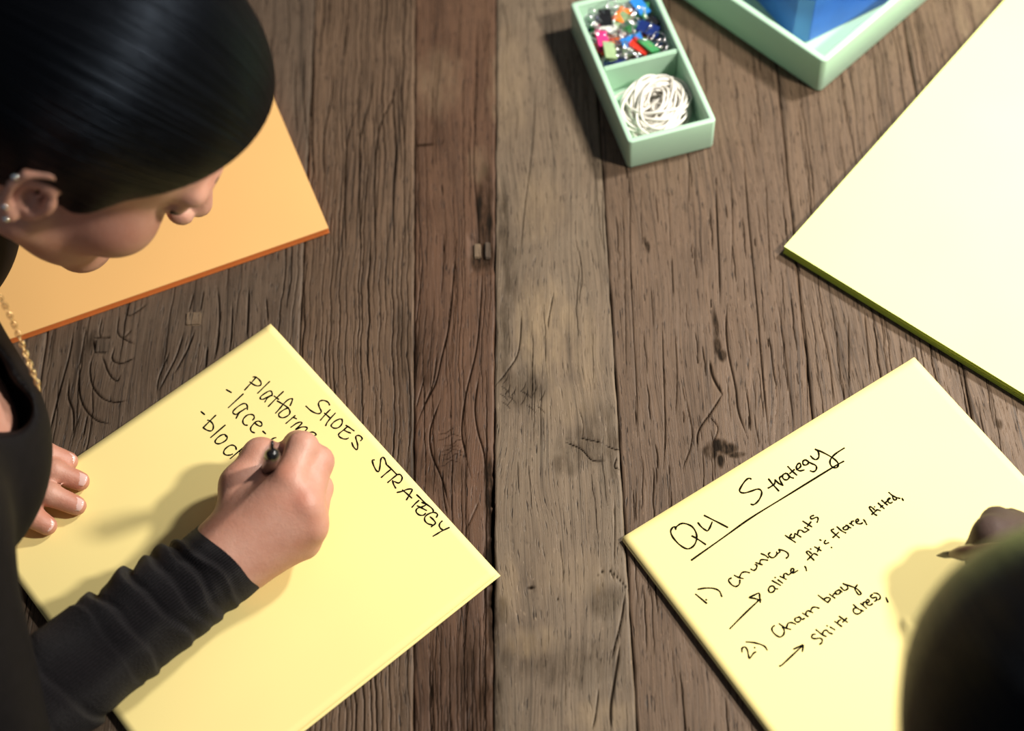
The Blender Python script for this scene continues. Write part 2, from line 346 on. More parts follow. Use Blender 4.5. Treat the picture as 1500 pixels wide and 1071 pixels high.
table = empty('wooden_table', (.2, .86, -.75))
tag(table, 'rustic table of dark weathered wooden planks under papers and trays', 'table')
traced_w = [(np.array([P(x, y)[:2] for x, y in catmull(np.array(pts, float), 5)]), w, d) for pts, w, d in TRACED]
planks = []
for i in range(len(SEAMS)-1):
    fine = 1 <= i <= 8
    inner = i in range(1, 8)
    wd = SEAMS[i+1][0]-SEAMS[i][0]
    nu = max(8, int(wd/(.00058 if inner else .004)))
    if inner: ys = np.concatenate([np.linspace(Y0, .29, 14)[:-1], np.arange(.29, .49, .0026), np.arange(.49, .72, .0013), np.arange(.72, 1.085, .0028), np.linspace(1.09, Y1, 22)])
    else: ys = np.linspace(Y0, Y1, 200)
    tt = np.linspace(0, 1, nu+1); nv = len(ys)
    gap = .00015
    xl, xr = seam_x(i, ys)+gap, seam_x(i+1, ys)-gap
    xl = xl+.0004*tri_noise(ys, 90, i)+.0002; xr = xr+.0004*tri_noise(ys, 90, i+40)-.0002
    X = xl[:, None]*(1-tt)+xr[:, None]*tt; Y = np.repeat(ys[:, None], nu+1, 1)
    crack = np.zeros_like(X); Z = np.zeros_like(X); dark_patch = np.zeros_like(X); pale = np.zeros_like(X)
    if inner:
        dx = wd/nu
        def put_row(j, xc, w, d, f=1.0):
            t = (xc-xl[j])/(xr[j]-xl[j])*nu; k = int(round(t)); m = int(2.5*w/dx)+2
            a, b = max(0, k-m), min(nu+1, k+m+1)
            if a >= b: return
            ww = max(w, dx*.62)
            g = np.exp(-((X[j, a:b]-xc)/ww)**2)*min(1, .35+w/ww*.65)*f
            np.maximum(crack[j, a:b], g, out=crack[j, a:b]); np.minimum(Z[j, a:b], -d*g, out=Z[j, a:b])
        for yy, xx, w, d in grain_lines(i, KIND[i]):
            j0, j1 = np.searchsorted(ys, yy[0]), np.searchsorted(ys, yy[-1])
            for j in range(j0, min(j1, nv)):
                f = (ys[j]-yy[0])/(yy[-1]-yy[0]); tp = min(1, 6*min(f, 1-f))
                put_row(j, np.interp(ys[j], yy, xx), w*(.35+.65*tp), d*tp)
        for pl, w, d in traced_w:
            if pl[:, 0].max() < xl.min()-.01 or pl[:, 0].min() > xr.max()+.01: continue
            n = len(pl); seg = np.linalg.norm(np.diff(pl, axis=0), axis=1); L = np.concatenate([[0], np.cumsum(seg)])
            s = np.arange(0, L[-1], .0005); qx, qy = np.interp(s, L, pl[:, 0]), np.interp(s, L, pl[:, 1])
            fr = s/max(L[-1], 1e-6); tp = np.clip(7*np.minimum(fr, 1-fr), .3, 1)
            for x_, y_, t_ in zip(qx, qy, tp):
                j = int(np.searchsorted(ys, y_))
                for jj in range(j-2, j+2):
                    if 0 <= jj < nv and abs(ys[jj]-y_) < .0024:
                        wy = np.exp(-((ys[jj]-y_)/max(w*1.2, .0008))**2)
                        if wy > .2: put_row(jj, x_, w*t_, d*t_, wy)
        for lst, arr in ((DARK_PATCHES, dark_patch), (PALE, pale)):
            for (px, py, rx, ry, st) in lst:
                c = P(px, py); sx, sy = rx/1950, ry/1720
                if c[0]+3*sx < xl.min() or c[0]-3*sx > xr.max(): continue
                wob = .35*np.sin(X*310+Y*90+px)+.3*np.sin(X*170-Y*230+py)+.25*np.sin(X*800+Y*150)
                xs_ = X-c[0]-.06*(Y-c[1])
                q = (xs_/sx)**2+((Y-c[1])/sy)**2
                arr[:] = np.maximum(arr, st*np.clip(1.25-.75*q+.35*wob*(q < 3), 0, 1))
    # worn plank edges and gentle unevenness
    for side, e in ((X-xl[:, None], 0), (xr[:, None]-X, 1)):
        Z -= .0011*np.exp(-(side/.0009)**2)*(1+.5*tri_noise(ys, 60, i+9*e)[:, None]).clip(.2, 2)
    if i == 3:   # gouged seam beside the tan plank
        side = xr[:, None]-X; m = np.exp(-((ys-.47)/.055)**2)[:, None]*(1+.6*tri_noise(ys, 300, 5)[:, None])
        g = np.exp(-(side/.0045)**2)*np.clip(m*1.4, 0, 1); Z -= .004*g; crack = np.maximum(crack, g*.9)
        c = P(706, 372); g = np.clip(1.6-np.maximum(np.abs(X-c[0])/.0075, np.abs(Y-c[1])/.013), 0, 1); Z -= .003*g
    Z += .0003*np.sin(X*60+i)*np.sin(Y*21+i*2)+(rng.uniform(-.0004, .0002))
    Z = np.where(Z > 0, Z*.3, Z)-.0004
    n_top = X.size; idx = np.arange(n_top).reshape(nv, nu+1)
    V = np.stack([X, Y, Z], -1).reshape(-1, 3)
    Q = np.stack([idx[:-1, :-1], idx[:-1, 1:], idx[1:, 1:], idx[1:, :-1]], -1).reshape(-1, 4)
    ring = np.concatenate([idx[0, :], idx[1:, -1], idx[-1, -2::-1], idx[-2:0:-1, 0]])
    low = V[ring].copy(); low[:, 2] = -.035; li = n_top+np.arange(len(ring)); V = np.vstack([V, low])
    rn, ln = np.roll(ring, -1), np.roll(li, -1)
    Q = np.vstack([Q, np.stack([rn, ring, li, ln], -1)])
    me = np_mesh('plank', V, Q)
    pad = np.zeros(len(ring))
    attr(me, 'crack', np.concatenate([crack.ravel(), pad])); attr(me, 'dark_patch', np.concatenate([dark_patch.ravel(), pad])); attr(me, 'pale', np.concatenate([pale.ravel(), pad]))
    planks.append(link('plank', me, WM[KIND[i]], table))

# square wooden plugs let into the planks
peg_m = wood('wood_plug', (.17, .118, .075), (.2, .15, .1), .8, 21.0)
peg_d = wood('wood_plug_dark', (.085, .06, .042), (.11, .08, .056), .8, 23.0)
for (px, py, w, l, ang, mt, zt, pi) in ((283.5, 467, .0125, .0125, .04, peg_m, .0008, 1), (150, 506, .0115, .013, .05, peg_d, .0002, 1), (699, 366, .006, .014, .05, peg_m, -.0006, 3), (714, 365, .005, .016, .05, peg_d, -.001, 3)):
    bm = bmesh.new(); bmesh.ops.create_cube(bm, size=1)
    bmesh.ops.scale(bm, vec=(w, l, .012), verts=bm.verts[:]); bmesh.ops.bevel(bm, geom=bm.edges[:], offset=.0009, segments=2, affect='EDGES')
    bmesh.ops.rotate(bm, cent=(0, 0, 0), matrix=Matrix.Rotation(-ang, 3, 'Z')@Matrix.Rotation(.03, 3, 'X'), verts=bm.verts[:])
    c = P(px, py); bmesh.ops.translate(bm, vec=(c[0], c[1], zt-.006), verts=bm.verts[:])
    o = link('wood_plug', bm_mesh('wood_plug', bm), mt, planks[pi])
    for a_ in ('crack', 'dark_patch', 'pale'): attr(o.data, a_, np.zeros(len(o.data.vertices)))
# table frame below the planks
apr_m = WM['o']
def box_mesh(name, lo, hi, bev=.003):
    bm = bmesh.new(); bmesh.ops.create_cube(bm, size=1)
    lo, hi = np.array(lo), np.array(hi); bmesh.ops.scale(bm, vec=hi-lo, verts=bm.verts[:]); bmesh.ops.translate(bm, vec=(lo+hi)/2, verts=bm.verts[:])
    if bev: bmesh.ops.bevel(bm, geom=bm.edges[:], offset=bev, segments=2, affect='EDGES')
    me = bm_mesh(name, bm)
    for a_ in ('crack', 'dark_patch', 'pale'): attr(me, a_, np.zeros(len(me.vertices)))
    return me
for (x, y) in ((-.43, .24), (.86, .24), (-.37, 1.46), (.92, 1.46)):
    link('leg', box_mesh('leg', (x-.035, y-.035, -.75), (x+.035, y+.035, -.035)), apr_m, table)
for (lo, hi) in (((-.42, .225, -.12), (.84, .255, -.035)), ((-.36, 1.445, -.12), (.90, 1.475, -.035))):
    link('apron', box_mesh('apron', lo, hi), apr_m, table)
# ------------------------------------------------------------------ paper
def paper_mat(name, col, var=.03):
    t = NT(name); f = t.noise(t.obj(), 6.0, 2); g = t.noise(t.obj(), 900.0, 2)
    t.l(t.mix(t.ramp(f, .3, .7), tuple(c*(1-var) for c in col), tuple(min(1, c*(1+var)) for c in col)), t.b.inputs['Base Color'])
    t.set(Roughness=.75); t.b.inputs['Specular IOR Level'].default_value = .25; t.bump(g, .08, .0002); return t.m
yellow_m = paper_mat('yellow_paper', (.93, .77, .32))
ink_m = simple('black_ink', (.006, .0055, .004), .9, .2, 200); ink_m.node_tree.nodes['Principled BSDF'].inputs['Specular IOR Level'].default_value = 0.0

class Sheet:
    def __init__(s, origin, ax, ay, w, l, z0, lift):
        s.o, s.ax, s.ay, s.w, s.l, s.z0, s.lift = origin, ax, ay, w, l, z0, lift
    def z(s, x, y):
        d = np.array([x, y])-s.o[:2]; return s.z0+s.lift(d@s.ax[:2]/s.w, d@s.ay[:2]/s.l)
    def mesh(s, name, nx=48, ny=48, th=.00022):
        u, v = np.meshgrid(np.linspace(0, 1, nx), np.linspace(0, 1, ny), indexing='ij')
        xy = s.o[None, None, :2]+u[..., None]*s.w*s.ax[:2]+v[..., None]*s.l*s.ay[:2]
        z = s.z0+np.vectorize(s.lift)(u, v)
        top = np.concatenate([xy, z[..., None]], -1).reshape(-1, 3); bot = top.copy(); bot[:, 2] -= th
        n = nx*ny; i = np.arange(n).reshape(nx, ny)
        q = np.stack([i[:-1, :-1], i[1:, :-1], i[1:, 1:], i[:-1, 1:]], -1).reshape(-1, 4)
        ring = np.concatenate([i[:, 0], i[-1, 1:], i[-2::-1, -1], i[0, -2:0:-1]]); rn = np.roll(ring, -1)
        quads = np.vstack([q, (q+n)[:, ::-1], np.stack([ring, ring+n, rn+n, rn], -1)])
        me = np_mesh(name, np.vstack([top, bot]), quads)
        return me

def unit(v): v = np.array(v, float); return v/np.linalg.norm(v)
def sheet_axes(a_px, b_px, z):
    a, b = P(*a_px, z), P(*b_px, z); ax = unit(b-a); ay = np.array([ax[1], -ax[0], 0.0]); return a, ax, ay, np.linalg.norm(b-a)

# sheet with SHOES STRATEGY: title edge runs from the top corner to the right corner
o1, ax1, ay1, w1 = sheet_axes((396.5, 474.5), (729.5, 840), .0018)
lift1 = lambda u, v: .0030*max(0, v-.45)**1.6/.38+.0012*max(0, u-.85)*4*(v < 2)+.0006*math.sin(5*u+2*v)+.0006
S1 = Sheet(o1, ax1, ay1, w1, .268, .0014, lift1)
S1b = Sheet(o1+ax1*.0022-ay1*.0004, ax1, ay1, w1, .268, .0004, lambda u, v: .45*lift1(u, v))
# sheet with Q4 Strategy: title edge from the left corner to the top corner
o2, ax2, ay2, w2 = sheet_axes((911.5, 788), (1339.5, 523), .0022)
lift2 = lambda u, v: .0034*max(0, 1-u*2.2)**1.3*(.35+.65*min(1, v*3))+.0005*math.sin(4*u+3*v)+.0006
S2 = Sheet(o2, ax2, ay2, w2, .283, .0016, lift2)
S2b = Sheet(o2-ax2*.0012+ay2*.0006, ax2, ay2, w2, .283, .0006, lambda u, v: .8*lift2(u, v))
sheets = []
for S, nm, lab in ((S1, 'paper_sheet', 'yellow sheet headed SHOES STRATEGY in black handwriting, under the writing hand'),
                   (S1b, 'paper_sheet', 'blank yellow sheet lying directly beneath the SHOES STRATEGY sheet'),
                   (S2, 'paper_sheet', 'yellow sheet headed Q4 Strategy with numbered handwritten notes'),
                   (S2b, 'paper_sheet', 'blank yellow sheet lying directly beneath the Q4 Strategy sheet')):
    e = link(nm, S.mesh(nm), yellow_m); tag(e, lab, 'paper', 'yellow sheets on the table'); sheets.append(e)

def strokes(sheet, sheet_o, name, ox, oy, sc, lines, width=.00118):
    V, Q = [], []
    for ln in lines:
        if len(ln) == 1: ln = [(ln[0][0]-3, ln[0][1]-2), (ln[0][0]+3, ln[0][1]+2)]
        px = catmull(np.array(ln, float), 5); pts = np.array([P(ox+x/sc, oy+y/sc, sheet.z0+.001) for x, y in px])
        pts[:, 2] = [sheet.z(x, y)+.00012 for x, y, _ in pts]
        t = np.gradient(pts, axis=0); t[:, 2] = 0; t /= np.linalg.norm(t, axis=1)[:, None]+1e-9
        pts = np.vstack([pts[0]-t[0]*width*.35, pts, pts[-1]+t[-1]*width*.35]); t = np.vstack([t[0], t, t[-1]])
        nrm = np.stack([-t[:, 1], t[:, 0], 0*t[:, 0]], 1); n = len(pts)
        k = np.arange(n); w = width*.5*(1+.16*np.sin(k*.7+ln[0][0])); w[0] *= .45; w[-1] *= .45
        b = sum(len(v) for v in V); V.append(np.vstack([pts-nrm*w[:, None], pts+nrm*w[:, None]]))
        i = np.arange(n-1); Q.append(np.stack([i, i+1, i+1+n, i+n], 1)+b)
    me = np_mesh(name, np.vstack(V), np.vstack(Q)); return link(name, me, ink_m, sheet_o)

cA = (280, 540, 7.65); cB = (340, 540, 8.93); cC = (440, 570, 10.71); cD = (530, 660, 7.65)
HW = 'handwritten_word'
strokes(S1, sheets[0], HW, *cC, [
    [(460, 255), (440, 215), (400, 190), (350, 180), (305, 195), (285, 235), (300, 290), (325, 340), (325, 370), (295, 388), (240, 380), (165, 340), (88, 270)],
    [(470, 325), (395, 400), (315, 492)], [(550, 380), (470, 465), (420, 530), (398, 578)], [(380, 380), (460, 450)],
    [(655, 475), (610, 475), (540, 510), (490, 560), (490, 590), (530, 615), (590, 610), (640, 570), (660, 520), (655, 478)],
    [(715, 570), (770, 605), (845, 658)], [(740, 590), (690, 635), (620, 690), (600, 720), (620, 755), (670, 780), (720, 785), (755, 770)], [(680, 640), (730, 670), (790, 692)],
    [(945, 812), (970, 785), (955, 750), (920, 730), (880, 735), (870, 765), (885, 820), (900, 880), (895, 940), (870, 945), (830, 900), (808, 840)]])
strokes(S1, sheets[0], HW, *cD, [
    [(140, 105), (118, 110), (130, 160), (160, 220), (188, 235), (200, 200), (208, 140), (215, 95), (235, 75), (258, 95), (270, 135), (275, 155)],
    [(275, 155), (330, 205), (390, 265)], [(320, 215), (270, 255), (218, 300)],
    [(395, 270), (345, 310), (290, 357)], [(395, 268), (430, 268), (452, 300), (440, 340), (410, 362), (365, 345)], [(345, 335), (355, 375), (380, 420)],
    [(395, 467), (450, 455), (510, 432), (560, 430), (560, 450), (530, 500), (500, 550)], [(455, 440), (510, 485), (560, 530)],
    [(615, 492), (660, 535), (715, 590), (770, 630), (800, 665), (795, 690)], [(640, 555), (600, 590), (562, 632)],
    [(672, 578), (720, 600), (680, 625), (630, 640), (608, 665), (615, 695), (650, 720), (690, 720), (715, 700)], [(620, 615), (670, 640), (725, 668)],
    [(835, 745), (848, 715), (830, 695), (795, 690), (740, 710), (705, 745), (708, 785), (740, 815), (790, 830)], [(765, 738), (800, 770), (825, 805), (805, 830), (778, 850)],
    [(900, 785), (875, 810), (868, 840), (885, 870), (910, 885)], [(980, 858), (900, 895), (850, 925), (798, 955)]])
strokes(S1, sheets[0], HW, *cB, [
    [(315, 115), (240, 200), (165, 283)], [(275, 110), (310, 112), (350, 140), (378, 180), (375, 215), (340, 228), (290, 215), (232, 175)], [(492, 170), (335, 325)],
    [(522, 360), (525, 325), (510, 297), (475, 300), (410, 340), (372, 375), (375, 400), (410, 402), (460, 375), (520, 350)], [(520, 350), (465, 385), (430, 440)],
    [(672, 302), (585, 385), (475, 498)], [(550, 360), (610, 405)],
    [(760, 488), (785, 430), (790, 400), (765, 397), (720, 420), (670, 470), (620, 530), (570, 585)], [(590, 425), (660, 465), (720, 505), (750, 540), (758, 575)],
    [(735, 515), (680, 540), (625, 580), (610, 605), (625, 635), (670, 645), (720, 625), (755, 590), (755, 550), (735, 515)],
    [(825, 618), (705, 720)], [(770, 665), (800, 642), (845, 660)],
    [(770, 770), (850, 715), (905, 703), (905, 730), (830, 800), (900, 770), (960, 765), (985, 785), (960, 815)],
    [(1015, 838), (1050, 832), (1085, 845), (1098, 868), (1075, 885), (1060, 930), (1020, 960)]])
strokes(S1, sheets[0], HW, *cA, [
    [(395, 237), (452, 270)], [(585, 285), (418, 440)],
    [(632, 462), (630, 420), (610, 395), (570, 400), (510, 440), (472, 480), (475, 505), (505, 515), (545, 490), (620, 445)], [(605, 452), (540, 500), (505, 560)],
    [(690, 580), (708, 555), (700, 525), (665, 515), (620, 530), (585, 570), (582, 605), (600, 632), (632, 638)]])
strokes(S1, sheets[0], HW, *cB, [
    [(300, 715), (330, 740), (365, 755), (390, 745), (385, 710), (350, 690), (310, 700), (265, 745), (243, 785), (255, 825), (295, 843)], [(402, 820), (440, 855)],
    [(575, 905), (540, 915), (500, 945), (480, 985), (500, 1020), (560, 1010), (630, 970)], [(630, 970), (590, 995), (560, 1025)]])
strokes(S1, sheets[0], HW, *cA, [
    [(112, 483), (152, 518)], [(277, 525), (210, 590), (135, 665)], [(185, 580), (215, 590), (245, 625), (250, 665), (235, 695), (205, 700), (165, 685), (135, 662)],
    [(383, 635), (220, 775)], [(395, 765), (380, 742), (345, 745), (300, 775), (272, 810), (275, 835), (310, 845), (355, 830), (395, 800), (405, 770), (385, 745)],
    [(508, 910), (500, 880), (475, 862), (440, 862), (395, 890), (368, 925), (370, 955), (400, 972), (440, 970), (465, 960)],
    [(620, 860), (535, 930), (440, 1010)], [(530, 930), (557, 940), (540, 957)]])
cE = (970, 640, 5.636); cF = (1070, 640, 8.333); cG = (1010, 740, 5.635); cI = (1070, 830, 6.0); cH = (1110, 700, 5.948); cJ = (1270, 700, 13.39)
s2 = sheets[2]
strokes(S2, s2, HW, *cE, [
    [(112, 770), (105, 748), (85, 755), (70, 785), (85, 830), (130, 885), (180, 922), (220, 930), (260, 905), (283, 855), (280, 800), (250, 750), (205, 725), (160, 720), (125, 740), (112, 755)],
    [(245, 823), (300, 855), (358, 895)], [(295, 713), (320, 745), (350, 770), (375, 780), (395, 750), (412, 708)], [(347, 653), (440, 700), (540, 752)]], .00135)
strokes(S2, s2, HW, *cF, [
    [(252, 518), (230, 508), (195, 525), (150, 580), (112, 650), (125, 680), (170, 688), (240, 670), (310, 645), (350, 642), (378, 665), (378, 710), (350, 770), (310, 815), (275, 832), (250, 825)],
    [(465, 515), (520, 585), (590, 662)], [(460, 628), (500, 605), (540, 570), (545, 525)], [(545, 525), (590, 570), (640, 595)], [(640, 595), (610, 540), (600, 500), (640, 470)],
    [(680, 445), (645, 460), (635, 490), (655, 520), (690, 525), (715, 500), (715, 470), (690, 448)], [(690, 450), (730, 490), (770, 505)],
    [(700, 362), (750, 415), (810, 468)], [(725, 448), (780, 400)],
    [(805, 400), (835, 385), (858, 360), (850, 325), (825, 330), (805, 365), (815, 400), (850, 415), (900, 405)],
    [(910, 280), (885, 300), (888, 335), (915, 345), (945, 330), (950, 300), (915, 280)], [(920, 285), (980, 320), (1035, 345), (1052, 375), (1040, 410), (1010, 425), (975, 415)],
    [(978, 232), (1010, 265), (1045, 278), (1075, 255), (1080, 220), (1070, 180), (1035, 150)],
    [(1035, 150), (1130, 190), (1240, 250), (1300, 300), (1318, 340), (1300, 372), (1260, 375), (1225, 345), (1215, 300), (1235, 255), (1290, 200), (1390, 135)]], .00135)
strokes(S2, s2, 'handwritten_underline', 0, 0, 1, [[(1012.6, 822), (1060, 788), (1099.4, 759.6), (1150, 728), (1219.4, 685), (1236, 675.6)]], .00135)
strokes(S2, s2, HW, *cG, [
    [(48, 745), (140, 822)], [(137, 792)], [(68, 705), (130, 695), (200, 698), (245, 720), (265, 765)],
    [(345, 610), (325, 620), (325, 640), (355, 672), (385, 680), (410, 660), (415, 625)], [(368, 587), (405, 605), (442, 614)], [(410, 604), (430, 567), (460, 558), (495, 565)],
    [(505, 535), (530, 545), (550, 530), (555, 505), (540, 495)], [(545, 480), (600, 498)], [(580, 490), (585, 460), (610, 455), (645, 460)],
    [(590, 405), (625, 420), (650, 440)], [(665, 395), (650, 410), (665, 432), (692, 438), (720, 412), (718, 390)], [(735, 370), (780, 380), (810, 400), (815, 425), (797, 442)], [(718, 408), (745, 390), (735, 370)]], .00128)
strokes(S2, s2, HW, *cG, [
    [(790, 252), (830, 280), (875, 310)], [(842, 240), (828, 262), (860, 272), (870, 235)], [(870, 235), (920, 265)], [(890, 250), (900, 212), (925, 210), (950, 225), (985, 205)],
    [(950, 185), (988, 205)], [(935, 133), (1010, 180)], [(972, 178), (1003, 138)], [(1025, 85), (1000, 95), (1008, 115), (1050, 100), (1062, 115), (1053, 143)]], .00128)
strokes(S2, s2, 'handwritten_arrow', *cG, [[(330, 1033), (450, 910), (575, 790)], [(575, 790), (530, 778), (490, 772), (530, 752), (572, 735), (578, 770), (583, 812)], [(558, 800), (588, 790)]], .00128)
strokes(S2, s2, HW, *cI, [
    [(370, 175), (345, 185), (332, 210), (345, 235), (375, 228), (390, 200), (375, 178)], [(375, 178), (390, 200), (415, 203)], [(365, 130), (440, 172)], [(415, 122), (458, 152)], [(392, 103)],
    [(435, 92), (490, 118)], [(470, 105), (468, 75), (485, 65), (510, 78), (530, 62)], [(530, 62), (555, 40), (550, 20), (535, 25), (530, 48), (550, 60), (592, 38)], [(652, 0), (662, 15), (668, 40)]], .00128)
strokes(S2, s2, HW, *cH, [
    [(490, 720), (455, 685), (425, 652), (440, 640), (467, 662)], [(432, 718), (465, 685), (490, 662), (522, 676)], [(462, 622)], [(495, 602), (552, 636)], [(520, 645), (537, 603)],
    [(540, 540), (553, 546)], [(592, 545), (580, 560), (590, 575), (618, 565)], [(643, 607)]], .00128)
strokes(S2, s2, HW, *cH, [
    [(712, 522), (675, 492), (640, 457), (662, 446)], [(655, 520), (705, 475)], [(690, 425), (730, 460), (768, 480)], [(770, 420), (745, 435), (755, 452), (785, 445), (790, 420), (768, 412)], [(785, 425), (812, 436)],
    [(800, 395), (835, 415)], [(815, 405), (820, 380), (838, 375)], [(855, 380), (880, 375), (872, 358), (855, 370), (865, 395), (895, 400), (915, 390)], [(922, 362), (935, 378), (950, 407)]], .00128)
strokes(S2, s2, HW, *cJ, [
    [(195, 735), (140, 700), (80, 630), (45, 580), (75, 565), (120, 595), (150, 625)], [(95, 715), (150, 670), (200, 625), (265, 640)], [(152, 565)], [(220, 490), (340, 600)], [(270, 575), (315, 535)],
    [(290, 435), (360, 495), (405, 528)], [(345, 500), (400, 450), (455, 400), (430, 395), (410, 430), (430, 480), (470, 490), (500, 473)],
    [(430, 280), (500, 340), (580, 380), (650, 398)], [(505, 350), (515, 400), (545, 432), (575, 420), (580, 385)], [(690, 395), (715, 440)]], .00128)
strokes(S2, s2, HW, *cI, [
    [(98, 765), (100, 730), (125, 720), (145, 745), (155, 790), (165, 820), (200, 775), (220, 762)], [(210, 725)], [(135, 675), (200, 680), (260, 695), (300, 715), (320, 745)],
    [(385, 528), (365, 545), (365, 575), (395, 610), (435, 628), (465, 605), (470, 570), (455, 540)], [(425, 510), (475, 545), (527, 560)], [(490, 545), (505, 507), (535, 500), (572, 513)],
    [(605, 450), (570, 460), (565, 480), (585, 495), (610, 485), (615, 460), (600, 445)], [(605, 450), (630, 470), (650, 460)], [(632, 415), (682, 445)], [(660, 430), (668, 400), (690, 395), (722, 410)], [(700, 405), (715, 370), (740, 360), (778, 370)]], .00128)
strokes(S2, s2, HW, *cI, [
    [(770, 255), (815, 290), (855, 320)], [(815, 290), (850, 275), (878, 285), (855, 320)], [(870, 245), (918, 280)], [(900, 265), (905, 245), (932, 235)],
    [(950, 208), (920, 225), (930, 245), (955, 240), (970, 215), (950, 205)], [(955, 205), (982, 225)], [(968, 180), (1000, 210), (1030, 195), (1025, 170), (990, 150)],
    [(990, 150), (1050, 170), (1110, 195), (1148, 235), (1130, 248), (1110, 225), (1095, 195), (1115, 160)]], .00128)
strokes(S2, s2, 'handwritten_arrow', *cI, [[(428, 885), (450, 875), (540, 790), (635, 700)], [(552, 735), (600, 712), (635, 697), (630, 755)]], .00128)
strokes(S2, s2, HW, *cI, [
    [(745, 600), (720, 605), (712, 630), (740, 640), (785, 635), (805, 650), (800, 675), (782, 690)], [(750, 560), (800, 600), (840, 620)], [(805, 600), (820, 570), (845, 565), (865, 585), (895, 596)],
    [(875, 535), (917, 560)], [(848, 525)], [(915, 485), (978, 530)], [(940, 505), (948, 482), (968, 470)], [(955, 440), (1028, 492)], [(985, 492), (1022, 455)]], .00128)
strokes(S2, s2, HW, *cI, [
    [(1080, 335), (1120, 370), (1168, 392)], [(1115, 365), (1085, 370), (1082, 400), (1110, 418), (1145, 405), (1150, 380)], [(1145, 325), (1197, 368)], [(1172, 345), (1168, 320), (1188, 308)],
    [(1200, 320), (1222, 305), (1210, 290), (1195, 300), (1200, 330), (1225, 340), (1250, 325)], [(1250, 243), (1230, 260), (1250, 275), (1283, 268), (1282, 295), (1265, 305)],
    [(1260, 232), (1290, 235), (1315, 255), (1315, 280), (1298, 293)], [(1368, 272), (1385, 312)]], .00128)

# ------------------------------------------------------------------ pads
orange_top = paper_mat('orange_paper', (.86, .50, .185)); orange_side = paper_mat('orange_paper_edges', (.80, .235, .055), .12)
lime_top = paper_mat('pale_lime_paper', (.84, .95, .33)); lime_side = paper_mat('lime_paper_edges', (.52, .66, .09), .12)
def pad(name, corner_px, edge_px, z, length, width, side, top_m, side_m, label):
    c, e = P(*corner_px, z), P(*edge_px, z); ax = unit(e-c); ay = np.array([ax[1], -ax[0], 0])*side
    root = empty(name, (c[0], c[1], .0)); tag(root, label, 'paper pad')
    def slab(n, z0, z1, mt, inset):
        q = [c+ax*inset+ay*inset, c+ax*(length-inset)+ay*inset, c+ax*(length-inset)+ay*(width-inset), c+ax*inset+ay*(width-inset)]
        bm = bmesh.new(); lo = [bm.verts.new((*p[:2], z0)) for p in q]; hi = [bm.verts.new((*p[:2], z1)) for p in q]
        bm.faces.new(lo); bm.faces.new(hi)
        for k in range(4): bm.faces.new((lo[k], lo[(k+1) % 4], hi[(k+1) % 4], hi[k]))
        if z1-z0 > .001:
            bmesh.ops.recalc_face_normals(bm, faces=bm.faces[:])
        link(n, bm_mesh(n, bm), mt, root)
    n = 5
    for k in range(n): slab('sheet_block', .0002+(z-.0006)*k/n, .0002+(z-.0006)*(k+1)/n-.00005, side_m, .0003*((k*7) % 3))
    slab('top_sheet', z-.0005, z, top_m, -.0001)
pad('orange_pad', (481, 334), (402.7, 149), .0073, .34, .30, -1, orange_top, orange_side, 'orange paper pad lying beneath the leaning woman\'s face')
pad('lime_pad', (1149, 361), (1471.5, 0), .0097, .42, .34, 1, lime_top, lime_side, 'large pale lime paper pad with green edges at the right')

# ------------------------------------------------------------------ mint trays
mint_m = simple('mint_plastic', (.42, .63, .47), .38, .03, 15, 0.05)
def rrect(w, l, r, off, n=6):
    w2, l2, rr = w/2-off, l/2-off, max(r-off, .0004); pts = []
    for cx, cy, a0 in ((w2-rr, l2-rr, 0), (-w2+rr, l2-rr, 90), (-w2+rr, -l2+rr, 180), (w2-rr, -l2+rr, 270)):
        for k in range(n+1):
            a = math.radians(a0+90*k/n); pts.append((cx+rr*math.cos(a), cy+rr*math.sin(a)))
    return np.array(pts)
def tray_mesh(name, w, l, h, t, r, fl):
    prof = [(.0012, 0), (.0003, .0004), (0, .0014), (0, h-.0014), (.0004, h-.0004), (.0014, h), (t-.0014, h), (t-.0004, h-.0004), (t, h-.0014), (t, fl+.001), (t+.001, fl)]
    V = []; n = None
    for off, z in prof:
        p = rrect(w, l, r, off); n = len(p); V += [(x, y, z) for x, y in p]
    bm = bmesh.new(); vs_ = [bm.verts.new(v) for v in V]; m = len(prof)
    for k in range(m-1):
        for j in range(n): bm.faces.new((vs_[k*n+j], vs_[k*n+(j+1) % n], vs_[(k+1)*n+(j+1) % n], vs_[(k+1)*n+j]))
    bm.faces.new(vs_[:n]); bm.faces.new(vs_[-n:])
    me = bm_mesh(name, bm); me.polygons.foreach_set('use_smooth', np.array([len(p.vertices) == 4 for p in me.polygons])); return me
# small divided tray
H1 = .034
tl, bl, br = P(835, 4, H1), P(920.5, 210, H1), P(1050, 177, H1)
ay = unit(tl-bl); axx = np.array([ay[1], -ay[0], 0]); wS = abs((br-bl)@axx); lS = np.linalg.norm(tl-bl)
cS = bl+axx*wS/2+ay*lS/2; angS = math.atan2(axx[1], axx[0])
small = empty('divided_tray', (cS[0], cS[1], 0)); tag(small, 'small mint green tray with a divider holding clips and rubber bands', 'tray')
MS = Matrix.Translation((cS[0], cS[1], 0))@Matrix.Rotation(angS, 4, 'Z')
tS = .0052
me = tray_mesh('tray_body', wS, lS, H1, tS, .004, .003); me.transform(MS); link('tray_body', me, mint_m, small)
div_l = P(882, 99, H1); dy = (div_l-cS)@ay
bm = bmesh.new(); bmesh.ops.create_cube(bm, size=1); bmesh.ops.scale(bm, vec=(wS-2*tS+.0004, .0042, H1-.0034), verts=bm.verts[:])
bmesh.ops.translate(bm, vec=(0, dy, (H1-.0034)/2+.0026), verts=bm.verts[:]); bmesh.ops.bevel(bm, geom=[e for e in bm.edges], offset=.0012, segments=2, affect='EDGES')
